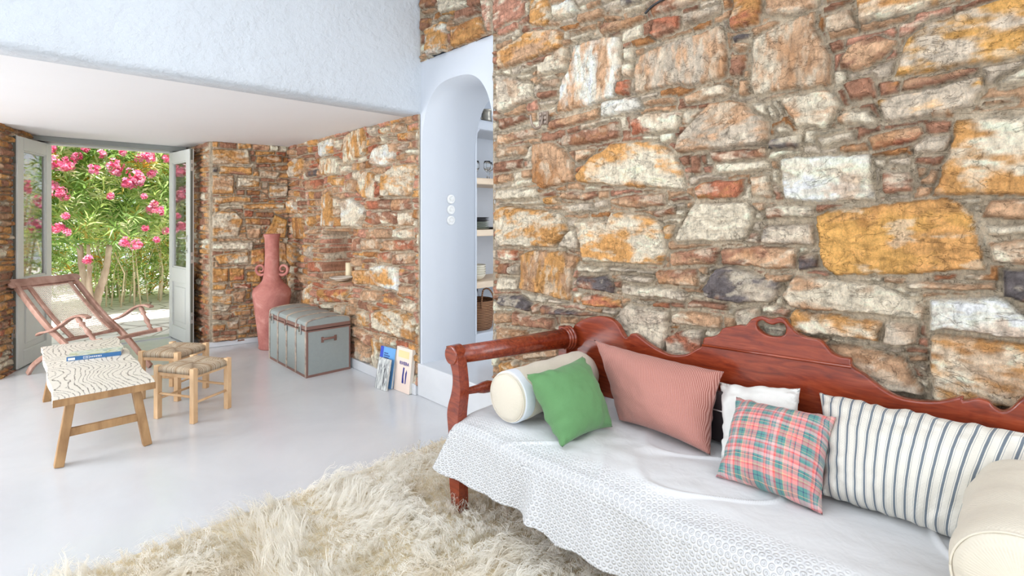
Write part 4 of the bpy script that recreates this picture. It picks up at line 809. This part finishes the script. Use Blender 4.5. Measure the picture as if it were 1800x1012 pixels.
M_cream = plain('cream ceramic', (232, 224, 204), .3)
for k in range(5):
    bm = B(); lathe(bm, [(0, 0), (.05, 0), (.08, .022), (.098, .050), (.099, .056), (.094, .052), (.075, .026), (0, .006)], 32)
    tag(obj('bowl', bm, M_cream, None, True, loc=(2.945, 3.52, .837+.020*k)), 'cream bowl on the lowest wood shelf, '+['bottom of the stack', 'second from the bottom', 'middle of the stack', 'second from the top', 'top of the stack'][k], 'bowl', 'cream bowls')
def mk_drink():
    k = NT('drinking glass', .03, .5); k.b.inputs['Transmission Weight'].default_value = 1; k.b.inputs['IOR'].default_value = 1.45; k.col((.97, .98, .98)); return k.m
M_dg = mk_drink()
for k, (x, y) in enumerate(((2.90, 3.50), (2.99, 3.56), (3.075, 3.50), (3.16, 3.57), (3.24, 3.50))):
    bm = B(); lathe(bm, [(0, 0), (.028, 0), (.028, .003), (.005, .008), (.004, .06), (.02, .075), (.033, .10), (.034, .13), (.029, .165), (.027, .165), (.032, .13), (.030, .10), (.004, .078), (0, .078)], 24)
    tag(obj('wine_glass', bm, M_dg, None, True, loc=(x, y, 1.731)), 'clear stemmed glass on the highest wood shelf, '+['leftmost by the reveal', 'second from the reveal', 'middle one of five', 'fourth from the reveal', 'farthest right'][k], 'glass', 'glasses on the highest wood shelf')
M_zinc = plain('tarnished silver', (176, 170, 158), .3, 30, .1, .1, .7)
bm = B(); lathe(bm, [(0, 0), (.03, 0), (.035, .01), (.04, .06), (.03, .10), (.042, .125), (.038, .125), (.026, .10), (0, .09)], 24); tag(obj('jug', bm, M_zinc, None, True, loc=(2.90, 3.47, 2.233)), 'narrow silver vessel at the left end of the top white shelf', 'vessel')
e = empty('jug', (3.03, 3.46, 2.233)); tag(e, 'pale flared silver pot on the top white shelf nearest the stones', 'vessel')
bm = B(); lathe(bm, [(0, 0), (.05, 0), (.046, .04), (.042, .075), (.055, .095), (.072, .105), (.068, .107), (.04, .09), (0, .08)], 28); obj('body', bm, M_zinc, e, True); bm = B(); tube(bm, smoothcurve([(-.045, 0, .08), (-.085, 0, .09), (-.08, 0, .04), (-.046, 0, .025)], 5), .005, 8); obj('handle', bm, M_zinc, e, True)
# basket
def mk_wick():
    k = NT('woven palm basket', .7); v = k.tc(); s = k.sep(v); a = k.math('MULTIPLY', s[2], 430); c = k.math('SINE', a); n = k.noise(v, 60, 3)
    k.col(k.mix(k.ramp(c, [(.0, (1, 1, 1)), (.45, (0, 0, 0))]), k.mix(n, lin((178, 122, 84)), lin((214, 164, 118))), lin((112, 70, 46)))); k.bump(c, .8, .006); return k.m
M_wick = mk_wick()
e = empty('basket', (3.01, 3.57, .396)); tag(e, 'tall brown woven basket with loop handles at the bottom of the alcove', 'basket')
bm = B(); lathe(bm, [(0, 0), (.125, 0), (.14, .02), (.158, .15), (.160, .25), (.150, .262), (.146, .25), (.144, .15), (.12, .02), (0, .012)], 40); obj('body', bm, M_wick, e, True)
for s in (-1, 1):
    bm = B(); tube(bm, smoothcurve([(-.07, s*.145, .20), (-.065, s*.148, .30), (-.03, s*.13, .36), (.03, s*.13, .36), (.065, s*.148, .30), (.07, s*.145, .20)], 6), .007, 8); obj('loop_handle', bm, M_wick, e, True)
bm = B(); lathe(bm, [(0, 0), (.03, 0), (.032, .02), (.032, .24), (.014, .28), (.014, .32), (0, .32)], 20); e = obj('bottle', bm, M_dg, None, True, loc=(3.155, 3.745, .396)); tag(e, 'clear bottle with a blue label just behind the basket', 'bottle')
bm = B(); lathe(bm, [(.0328, .17), (.0328, .225)], 20); obj('label_band', bm, M_navy, e, True)

# ------------------------------------------------------------------ mahogany settee
se = empty('settee', (1.85, .78, 0)); tag(se, 'long polished red-brown wooden settee with scrolled arms and carved crest against the stone wall', 'sofa'); OFF = Matrix.Translation((-1.85, -.78, 0))
XB = 2.2
pxs = [(1003, 600), (1007, 575), (1018, 565), (1035, 558), (1055, 556), (1072, 560), (1085, 571), (1093, 586), (1099, 593), (1105, 591), (1108, 587), (1116, 587), (1127, 595), (1140, 605), (1160, 617), (1180, 624), (1205, 623), (1222, 614), (1234, 607), (1237, 594), (1250, 592), (1262, 587), (1270, 577), (1285, 574), (1300, 571), (1310, 572), (1320, 561), (1335, 556), (1345, 558), (1355, 561), (1366, 558), (1377, 561), (1385, 571), (1400, 586), (1420, 594), (1440, 598), (1452, 610), (1462, 621), (1478, 628), (1494, 631), (1497, 645), (1520, 660), (1545, 680), (1575, 697), (1610, 705), (1650, 706), (1690, 698), (1720, 691), (1745, 691)]
prof = [(p.y, p.z) for p in (onx(u, v, XB) for u, v in pxs)]
c0 = .78; left = [q for q in prof if q[0] > 1.37]; right = [(2*c0-y, z) for y, z in left[::-1]]
prof = [q for q in prof if q[0] > 2*c0-1.40+.02]+right
out = prof+[(prof[-1][0], .36), (prof[0][0], .36)]
hole = [(p.y, p.z) for p in (onx(u, v, XB) for u, v in ((1331, 566), (1340, 563), (1348, 568), (1358, 571), (1368, 568), (1377, 569), (1381, 578), (1378, 588), (1366, 592), (1350, 590), (1338, 584), (1330, 576)))]
Mb = Matrix(((0, 0, 1, XB+.018), (1, 0, 0, 0), (0, 1, 0, 0), (0, 0, 0, 1)))
sc_ = lambda pl, k: [tuple(p)[:2] for p in smoothcurve([(a, b, 0) for a, b in pl], k, False)]
plate('backrest', [sc_(prof, 3)+[(prof[-1][0], .36), (prof[0][0], .36)], [tuple(p)[:2] for p in smoothcurve([(a, b, 0) for a, b in hole], 4, True)]], .036, .006, OFF @ Mb, M_mahog, se)
a, b = onx(1235, 606, XB), onx(1497, 645, XB); bm = B(); tube(bm, [(XB-.002, a.y, a.z), (XB-.002, b.y, b.z)], .006, 8); bmesh.ops.transform(bm, matrix=OFF, verts=bm.verts[:]); obj('crest_moulding', bm, M_mahog, se, True)
def sup(mirror):
    cl = [(2.000, .778, .0), (1.985, .775, .024), (1.962, .745, .044), (1.945, .70, .036), (1.932, .655, .030), (1.928, .60, .034), (1.936, .55, .040), (1.950, .50, .047), (1.957, .45, .049), (1.952, .38, .045), (1.945, .30, .044), (1.945, .20, .046), (1.943, .12, .042), (1.936, .05, .036), (1.930, .0, .034)]
    P = smoothcurve([(y, z, w_) for y, z, w_ in cl], 4); L_ = [(p.x+p.z*.85, p.y) for p in P]; R_ = [(p.x-p.z*.85, p.y) for p in P]; o = L_+R_[::-1]
    if mirror: o = [(2*c0-y, z) for y, z in o]
    return o
for m in (0, 1):
    bm = B(); prism(bm, sup(m), Matrix(((0, 0, 1, 1.50), (1, 0, 0, 0), (0, 1, 0, 0), (0, 0, 0, 1))), .055); bmesh.ops.transform(bm, matrix=OFF, verts=bm.verts[:]); obj('front_support', bm, M_mahog, se, bevel=.004)
    f = (lambda y: 2*c0-y) if m else (lambda y: y)
    bm = B(); lathe(bm, [(0, 0), (.042, 0), (.046, .004), (.046, .06), (0, .06)], 40, Matrix.Translation((1.493, f(1.965), .742)) @ Matrix.Rotation(R(90), 4, 'Y')); bmesh.ops.transform(bm, matrix=OFF, verts=bm.verts[:]); obj('scroll_end', bm, M_mahog, se, bevel=.006)
    bm = B(); tube(bm, [(1.54, f(1.962), .737), (1.80, f(1.90), .738), (2.17, f(1.812), .740)], [.042, .046, .053], 24); bmesh.ops.transform(bm, matrix=OFF, verts=bm.verts[:]); obj('arm_rail', bm, M_mahog, se, True)
    bm = B(); 
    for q, (x, r_) in enumerate(((2.150, .057), (2.163, .062), (2.178, .066))): tube(bm, [(x-.005, f(1.815-.003*q), .74), (x+.005, f(1.813-.003*q), .74)], [r_, r_], 28)
    bmesh.ops.transform(bm, matrix=OFF, verts=bm.verts[:]); obj('collar', bm, M_mahog, se, True)
    bm = B(); n = 22; rad = [.014, .016, .018, .020, .028, .030, .022, .020]+[.021+.004*math.sin(i*.4) for i in range(n-8)]; tube(bm, [(1.54+.64*i/(n-1), f(1.945-.10*i/(n-1)), .560) for i in range(n)], rad, 14); bmesh.ops.transform(bm, matrix=OFF, verts=bm.verts[:]); obj('turned_rail', bm, M_mahog, se, True)
    bm = B(); box2(bm, (2.15, f(1.83)-.03, 0), (2.20, f(1.83)+.03, .80)); bmesh.ops.transform(bm, matrix=OFF, verts=bm.verts[:]); obj('rear_leg', bm, M_mahog, se, bevel=.005)
bm = B(); box2(bm, (1.53, -.32, .26), (2.19, 1.90, .34)); bmesh.ops.transform(bm, matrix=OFF, verts=bm.verts[:]); obj('seat_frame', bm, M_mahog, se, bevel=.005)
bm = B(); box2(bm, (1.52, -.34, .34), (2.19, 1.905, .44)); bmesh.ops.transform(bm, matrix=OFF, verts=bm.verts[:]); obj('seat_cushion', bm, M_white, se, bevel=.03)

# ------------------------------------------------------------------ coverlet
def fabric(name, colf, rough=.85, weave=900, bst=.25, wr=.0):
    k = NT(name, rough, .2); uv = k.tc('UV'); v = k.tc(); k.col(colf(k, uv)); s = k.sep(uv)
    wv = k.math('MULTIPLY', k.math('SINE', k.math('MULTIPLY', s[0], weave)), k.math('SINE', k.math('MULTIPLY', s[1], weave)))
    k.b.inputs['Sheen Weight'].default_value = .15; h_ = k.math('ADD', k.math('MULTIPLY', wv, .12), k.math('MULTIPLY', k.noise(v, 18, 5, .6, .6), 1.0)); k.bump(h_, bst, .006); return k.m
def mk_cover_m():
    k = NT('embossed white coverlet', .85, .2); uv = k.tc('UV'); s = k.sep(uv); P = .021
    def rings(ox, oy):
        fx = k.math('SUBTRACT', k.math('FRACT', k.math('ADD', k.math('DIVIDE', s[0], P), ox)), .5); fy = k.math('SUBTRACT', k.math('FRACT', k.math('ADD', k.math('DIVIDE', s[1], P*1.7), oy)), .5)
        fy = k.math('MULTIPLY', fy, 1.7); d = k.math('SQRT', k.math('ADD', k.math('MULTIPLY', fx, fx), k.math('MULTIPLY', fy, fy)))
        return k.ramp(k.math('ABSOLUTE', k.math('SUBTRACT', d, .25)), [(.0, (1,)*3), (.22, (0,)*3)], 'EASE')
    r = k.math('MAXIMUM', rings(0, 0), rings(.5, .5)); m = k.ramp(s[1], [(.60, (0, 0, 0)), (.72, (1, 1, 1))])
    h_ = k.math('ADD', k.math('MULTIPLY', r, m), k.math('MULTIPLY', k.noise(uv, 12, 4, .5, .3), 1.2))
    k.col(lin((213, 214, 216))); k.b.inputs['Sheen Weight'].default_value = .1; k.bump(h_, .85, .006); return k.m
hp_ = sorted((onx(u, v, 1.445).y, onx(u, v, 1.445).z) for u, v in ((776, 834), (816, 854), (859, 877), (895, 899), (944, 925), (966, 950), (975, 960), (1005, 971), (1064, 1012), (1110, 1035)))
HY = [q[0] for q in hp_]; HZ = [q[1] for q in hp_]
def coverlet():
    ny, npth = 420, 190; V = []; UV = []; xf = 1.475; zt = .468; top = .68; rc = .045; arc = rc*math.pi/2
    yr = -.42
    for j in range(npth):
        for i in range(ny):
            fy = i/(ny-1); y0 = 1.935+(yr-1.935)*fy
            hem = float(np.interp(y0, HY, HZ))-.0+.018; hang = (zt-rc)-hem; tot = top+arc+hang; s = tot*j/(npth-1)
            yl = 0
            if s < top: x = xf+rc+top-s; z = zt; q = 0
            elif s < top+arc: a = (s-top)/rc; x = xf+rc-rc*math.sin(a); z = zt-rc+rc*math.cos(a); q = 0
            else: x = xf; z = zt-rc-(s-top-arc); q = (s-top-arc)/hang
            z0 = z
            y = y0+.115*q**1.2*math.exp(-(1.935-y0)/.13)
            fold = math.sin(y0*11+.6)*.45+math.sin(y0*23+2)*.3+math.sin(y0*37)*.2
            x -= q*(.014+.026*fold)+.035*q*math.exp(-((y0-1.40)/.05)**2)
            if q == 0:
                z += -.018*max(0, (s-top+.12)/.12)**2*(s < top) - (.018 if s >= top else 0)
                z += .006*math.sin(x*9+y0*5)*math.sin(y0*7+1)
            else: z -= .018
            e_ = max(0, 1-(1.935-y0)/.06); z -= .02*e_*e_*(q == 0)
            V.append((x, y, z)); UV.append((y0+10, s+.0))
    V = np.array(V); A = V.copy(); sft = (1-np.clip((.44-V[:, 2])/.05, 0, 1))
    w1 = np.abs(fbm(V[:, 0]*3+V[:, 1]*2, V[:, 1]*2.2-V[:, 0]*1.5, 1)-.5); A[:, 2] += sft*(np.exp(-(w1/.022)**2)*.009+ (fbm(V[:, 0]*7+V[:, 1]*3, V[:, 1]*4, 2)-.5)*.018)
    w2 = fbm(V[:, 1]*14+40, V[:, 2]*3, 3)-.5; A[:, 0] -= (1-sft)*w2*.02
    i = np.arange(ny*npth).reshape(npth, ny); q = np.stack([i[:-1, :-1], i[:-1, 1:], i[1:, 1:], i[1:, :-1]], -1).reshape(-1, 4)
    o = raw('coverlet', A, q, mk_cover_m()); uvl = o.data.uv_layers.new(name='UVMap'); U = np.array(UV, np.float32)[q.ravel()]; uvl.data.foreach_set('uv', U.ravel())
    m = o.modifiers.new('th', 'SOLIDIFY'); m.thickness = .003; m.offset = -1
    tag(o, 'white embossed coverlet draped over the settee seat and hanging down its front', 'bedspread'); return o
coverlet()

# ------------------------------------------------------------------ cushions
def cushion(name, c4, th, mat, label, seed, pinch=.06, group=None, piping=None, n=44, wr=.006, uvs=None, pw=.5):
    """c4 = bottom-left, bottom-right, top-right, top-left in the place; front towards the room"""
    bl, br, tr, tl = [Vector(p) for p in c4]; cen = (bl+br+tr+tl)/4; nx_ = ((br-bl)+(tr-tl)).cross((tl-bl)+(tr-br)).normalized(); W_ = ((br-bl).length+(tr-tl).length)/2; H_ = ((tl-bl).length+(tr-br).length)/2
    e = empty(name, tuple(cen)); tag(e, label, 'cushion', group)
    V = []; UV = []; S = np.random.RandomState(seed).rand(2)*50
    for side in (1, -1):
        for j in range(n+1):
            for i in range(n+1):
                a = -1+2*i/n; b_ = -1+2*j/n; a = math.copysign(abs(a)**.85, a); b_ = math.copysign(abs(b_)**.85, b_)
                aa = a*(1-pinch*(1-b_*b_)*abs(a)**3*1.0); bb_ = b_*(1-pinch*(1-a*a)*abs(b_)**3)
                u, v = (aa+1)/2, (bb_+1)/2; P = bl.lerp(br, u).lerp(tl.lerp(tr, u), v)
                t = max(0, (1-a*a))*max(0, (1-b_*b_)); t = t**pw*th*.62
                P = P+nx_*side*t; V.append(P-cen); UV.append((u*W_, v*H_, a, b_))
    V = np.array([tuple(p) for p in V]); UV = np.array(UV); N = np.array(nx_)
    ed = 1-np.clip(np.minimum(1-np.abs(UV[:, 2]), 1-np.abs(UV[:, 3]))/.35, 0, 1); mask = (np.maximum(np.abs(UV[:, 2]), np.abs(UV[:, 3])) < .999)
    half = len(V)//2; sg = np.r_[np.ones(half), -np.ones(half)]
    d1 = (fbm(UV[:, 0]*16+S[0], UV[:, 1]*16+S[1], 3)-.5)*wr*1.6+ed*(np.sin(UV[:, 0]*75+4*fbm(UV[:, 0]*8, UV[:, 1]*8+S[0], 2)*4)*(np.abs(UV[:, 3]) > np.abs(UV[:, 2]))+np.sin(UV[:, 1]*75+S[0]+4*fbm(UV[:, 0]*8, UV[:, 1]*8, 2)*4)*(np.abs(UV[:, 3]) <= np.abs(UV[:, 2])))*wr*.62
    V += (d1*sg*mask)[:, None]*N
    m_ = (n+1)**2; i = np.arange(m_).reshape(n+1, n+1); q = np.stack([i[:-1, :-1], i[:-1, 1:], i[1:, 1:], i[1:, :-1]], -1).reshape(-1, 4); Q = np.concatenate([q, q[:, ::-1]+m_])
    o = raw('cover', V, Q, mat, e); uvl = o.data.uv_layers.new(name='UVMap'); uvl.data.foreach_set('uv', UV[:, :2].astype(np.float32)[Q.ravel()].ravel())
    bm = bmesh.new(); bm.from_mesh(o.data); bmesh.ops.remove_doubles(bm, verts=bm.verts[:], dist=.0006); bm.to_mesh(o.data); bm.free()
    if piping:
        ring = list(i[0, :])+list(i[1:, -1])+list(i[-1, -2::-1])+list(i[-2:0:-1, 0]); bm = B(); tube(bm, [Vector(V[k]) for k in ring]+[Vector(V[ring[0]])], .0035, 6); obj('seam_piping', bm, piping, e, True)
    return e
def solid(rgb, v=.04): 
    return lambda k, uv: k.mix(k.noise(uv, 60, 4), tuple(x*(1-v) for x in lin(rgb)), tuple(min(.95, x*(1+v)) for x in lin(rgb)))
def ticking(k, uv):
    s = k.sep(uv); P = .0285; f = k.math('FRACT', k.math('DIVIDE', s[0], P))
    c = k.ramp(f, [(0, lin((222, 218, 208))), (.27, lin((122, 132, 140))), (.30, lin((222, 218, 208))), (.40, lin((112, 122, 132))), (.62, lin((222, 218, 208))), (.72, lin((122, 132, 140))), (.75, lin((222, 218, 208)))], 'CONSTANT'); return k.mix(.12, c, k.mix(k.noise(uv, 200, 3), (.4, .4, .4), (1, 1, 1)), 'MULTIPLY')
def cord(k, uv):
    s = k.sep(uv); f = k.math('FRACT', k.math('MULTIPLY', s[0], 190)); n = k.noise(uv, 240, 3); return k.mix(k.ramp(f, [(.3, (0, 0, 0)), (.55, (1, 1, 1))]), lin((150, 88, 76)), k.mix(n, lin((184, 130, 118)), lin((206, 158, 148))))
def tartan(k, uv):
    s = k.sep(uv)
    def bands(x, P, off, stops):
        f = k.math('FRACT', k.math('ADD', k.math('DIVIDE', x, P), off)); return k.ramp(f, stops, 'CONSTANT')
    gy = lin((150, 152, 156)); pk, gr, nv, rd, ye, wh = lin((224, 140, 136)), lin((92, 142, 136)), lin((66, 70, 112)), lin((216, 98, 98)), lin((222, 186, 144)), lin((222, 176, 174))
    st1 = [(0, pk), (.08, nv), (.10, gr), (.19, nv), (.21, gr), (.28, gy), (.33, rd), (.36, pk), (.39, nv), (.405, gy), (.46, gr), (.48, wh), (.55, rd), (.60, gr), (.68, nv), (.70, gr), (.76, ye), (.78, pk), (.86, gr), (.88, pk), (.93, rd), (.96, nv), (.975, pk)]
    st2 = [(0, gr), (.07, gy), (.12, rd), (.16, wh), (.22, gr), (.27, ye), (.285, gr), (.36, nv), (.38, gr), (.45, pk), (.53, rd), (.57, ye), (.59, pk), (.66, gr), (.74, ye), (.755, nv), (.775, gr), (.82, wh), (.90, rd), (.95, pk)]
    a = bands(s[0], .135, .05, st1); b_ = bands(s[1], .125, .1, st2)
    wv = k.math('FRACT', k.math('MULTIPLY', k.math('ADD', s[0], s[1]), 260)); return k.mix(k.ramp(wv, [(.45, (.25,)*3), (.55, (.75,)*3)]), a, b_)
M_green = fabric('green cotton', solid((96, 140, 92)), .8, 900, .3); M_pink = fabric('dusty pink corduroy', cord, .9, 900, .2)
M_linen = fabric('white linen', solid((220, 220, 216)), .85, 800, .35); M_plaid = fabric('tartan check wool', tartan, .9, 700, .2); M_tick = fabric('blue-grey ticking', ticking, .85, 700, .35)
M_ivory = fabric('ivory linen', solid((214, 206, 190)), .8, 700, .35); M_whc = fabric('white cotton band', solid((222, 228, 236)), .85, 700, .3)
SZ = .485
cushion('cushion', [onz(988, 786, SZ-.005), onz(1077, 750, SZ), ony(1024, 626, 1.50), ony(926, 658, 1.53)], .17, M_green, 'small square green cushion leaning on the white bolster', 1, .10, wr=.012)
cushion('cushion', [onz(1088, 738, SZ), onz(1249, 800, SZ-.005), onx(1273, 653, 2.13), onx(1044, 597, 2.10)], .21, M_pink, 'long dusty pink ribbed cushion behind the green one', 2, .09, wr=.008)
cushion('cushion', [onz(1268, 806, SZ-.003), onz(1408, 850, SZ), onx(1407, 682, 2.16), onx(1264, 671, 2.16)], .10, M_linen, 'plain white cushion half hidden behind the tartan one', 3, .09, wr=.018)
cushion('cushion', [onz(1258, 838, SZ-.006), onz(1446, 905, SZ-.006), onx(1470, 733, 2.01), onx(1294, 697, 2.03)], .16, M_plaid, 'square pink, green and navy tartan cushion', 4, .10, wr=.009)
cushion('cushion', [onz(1440, 868, SZ), onz(1745, 972, SZ), onx(1838, 768, 2.15), onx(1440, 690, 2.14)], .20, M_tick, 'long white cushion with blue-grey ticking stripes', 5, .06, wr=.016, n=64)
def bolster(x0, x1, yc, zc, r, label, seam, mat_end):
    e = empty('bolster_cushion', (x0, yc, zc-r)); tag(e, label, 'bolster', 'bolsters'); k = 26; nn = 60; V = []; Q = []; L = x1-x0; UV = []
    prof = [(0.0, 0.002), (.0, .3), (.002, .7), (.010, .90), (.028, .98), (.05, 1.0)]+[(.05+(L-.1)*i/14, 1+.02*math.sin(i*1.3)) for i in range(1, 14)]+[(L-.05, 1), (L-.028, .98), (L-.01, .9), (L-.002, .7), (L, .3), (L, .002)]
    for x, q in prof:
        for j in range(nn):
            a = 2*math.pi*j/nn; rr_ = r*q*(1+.012*math.sin(3*a+x*20)+.008*math.sin(9*a)*(q < .95)); z = rr_*math.sin(a); V.append((x-(.010*(1-q*q) if x < .05 else -.01*(1-q*q)*(x > L-.05)), rr_*math.cos(a), max(z, -r*.93)+r)); UV.append((x+.0, a*r))
    m = len(prof)
    for i in range(m-1):
        for j in range(nn): Q.append((i*nn+j, i*nn+(j+1) % nn, (i+1)*nn+(j+1) % nn, (i+1)*nn+j))
    o = raw('cover', V, Q, M_ivory, e); uvl = o.data.uv_layers.new(name='UVMap'); uvl.data.foreach_set('uv', np.array(UV, np.float32)[np.array(Q).ravel()].ravel())
    if seam:
        bm = B(); lathe(bm, [(r*1.012, 0), (r*1.018, .004), (r*1.018, .052), (r*1.012, .056)], 60, Matrix.Translation((.024, 0, r)) @ Matrix.Rotation(R(90), 4, 'Y')); o = obj('white_band', bm, M_whc, e, True)
    bm = B(); tube(bm, [(.012, r*.955*math.cos(a), r+r*.93*math.sin(a)) for a in np.linspace(0, 2*math.pi, 60)], .0028, 6); obj('end_seam', bm, M_ivory, e, True)
    return e
bolster(1.575, 2.14, 1.675, .592, .112, 'ivory bolster with white band lying by the left arm, under the green cushion', True, M_ivory)
bolster(1.53, 2.03, .035, .605, .125, 'large cream bolster in the right foreground corner, over the striped cushion', False, M_ivory)
e = empty('bag', (2.10, .90, .475)); tag(e, 'black flat bag lying between the pink and white cushions', 'bag')
bm = B(); box2(bm, (-.03, -.10, .0), (.045, .13, .20), Matrix.Rotation(R(10), 4, 'Y')); obj('body', bm, M_dark, e, bevel=.012); bm = B(); tube(bm, [(-.02, -.09, .13), (-.022, .12, .13)], .003, 6); obj('zip', bm, M_steel, e)

# ------------------------------------------------------------------ shaggy rug
rug = empty('shag_rug', (1.0, 1.0, 0)); tag(rug, 'cream long-pile wool rug on the floor under the settee', 'rug')
RX0, RX1, RY0, RY1 = -.45, 2.26, -.9, 2.60
bm = B(); box2(bm, (RX0-1, RY0-1, .001), (RX1-1, RY1-1, .014)); obj('backing', bm, plain('rug backing', (222, 208, 178), .9), rug)
def pile():
    r = np.random.RandomState(9)
    def pts(x0, x1, y0, y1, dens): n = int((x1-x0)*(y1-y0)*dens); return np.stack([r.uniform(x0, x1, n), r.uniform(y0, y1, n)], 1)
    P = np.concatenate([pts(RX0, 1.5, .9, RY1, 19000), pts(1.5, 1.85, .9, RY1, 12000), pts(RX0, 1.5, RY0, .9, 4500), pts(1.5, RX1, RY0, RY1, 2500)]); n = len(P)
    x, y = P[:, 0], P[:, 1]; cl = .020; gx = np.floor(x/cl+.35*np.sin(y*60)); gy = np.floor(y/cl); hsh = np.modf(np.abs(np.sin(gx*127.1+gy*311.7)*43758.5453))[0]; hs2 = np.modf(np.abs(np.sin(gx*269.5+gy*183.3)*43758.5453))[0]
    th = 2*math.pi*1.6*fbm(x*2.6, y*2.6, 3)+(hsh-.5)*1.5-1.0+(r.rand(n)-.5)*.5; L = r.uniform(.045, .085, n)*(.8+.5*hs2); lay = .10+.55*hs2*hs2+.12*r.rand(n)
    cx = (gx+.5)*cl; cy = (gy+.5)*cl; K = 6; V = np.zeros((n, K, 2, 3)); wv = r.rand(n)*.8+hsh*6; am = .006+.007*hs2; wd = r.uniform(.0009, .0019, n)
    px, py, pz = x.copy(), y.copy(), np.full(n, .010); d = np.stack([np.cos(th), np.sin(th)], 1); pe = np.stack([-d[:, 1], d[:, 0]], 1)
    for k in range(K):
        t = k/(K-1); s = L*t; el = lay*(1-t*1.15)
        ox = x+(cx-x)*.45*t+d[:, 0]*s*.86; oy = y+(cy-y)*.45*t+d[:, 1]*s*.86; wob = am*np.sin(wv+t*6.5)*t*1.5; ox += pe[:, 0]*wob; oy += pe[:, 1]*wob
        oz = .012+L*lay*1.3*np.sin(min(1, t*1.25)*math.pi*.62)+.010*hsh*t+.004*np.cos(wv+t*6)*t
        w_ = wd*(1-.55*t); V[:, k, 0] = np.stack([ox-pe[:, 0]*w_, oy-pe[:, 1]*w_, oz-w_*.3], 1); V[:, k, 1] = np.stack([ox+pe[:, 0]*w_, oy+pe[:, 1]*w_, oz+w_*.3], 1)
    V[..., 2] = np.maximum(V[..., 2], .004); V = V.reshape(-1, 3); b_ = (np.arange(n)*K*2)[:, None]+(np.arange(K-1)*2)[None]; Q = np.stack([b_, b_+1, b_+3, b_+2], -1).reshape(-1, 4)
    c0_ = np.array(lin((252, 250, 244))); c1 = np.array(lin((242, 234, 218))); c2 = np.array(lin((236, 222, 198))); f = r.rand(n)
    tan_ = sst(.52, .72, fbm(x*3.2+11, y*3.2, 3))*.55+.12*f; Cc = c0_*(1-tan_[:, None])+c1*tan_[:, None]; Cc = np.repeat(Cc[:, None, :], K, 1); rt = (np.array([.28, .14, .05, 0, 0, 0]))[None, :, None]; Cc = Cc*(1-rt)+c2*rt
    Cc = np.repeat(Cc[:, :, None, :], 2, 2).reshape(-1, 3)
    k = NT('wool pile', .8, .15); a = k.n('ShaderNodeAttribute', attribute_name='col'); k.l(a.outputs[0], k.b.inputs['Base Color']); tr = k.n('ShaderNodeBsdfTranslucent'); k.l(a.outputs[0], tr.inputs[0]); m = k.n('ShaderNodeMixShader'); m.inputs[0].default_value = .55; k.l(k.b.outputs[0], m.inputs[1]); k.l(tr.outputs[0], m.inputs[2]); k.l(m.outputs[0], k.t.nodes['Material Output'].inputs[0])
    V[:, 0] -= 1; V[:, 1] -= 1; o = raw('wool_pile', V, Q, k.m, rug); at = o.data.color_attributes.new('col', 'FLOAT_COLOR', 'POINT'); at.data.foreach_set('color', np.concatenate([Cc, np.ones((len(Cc), 1))], 1).astype(np.float32).ravel()); o['kind'] = 'stuff'
pile()
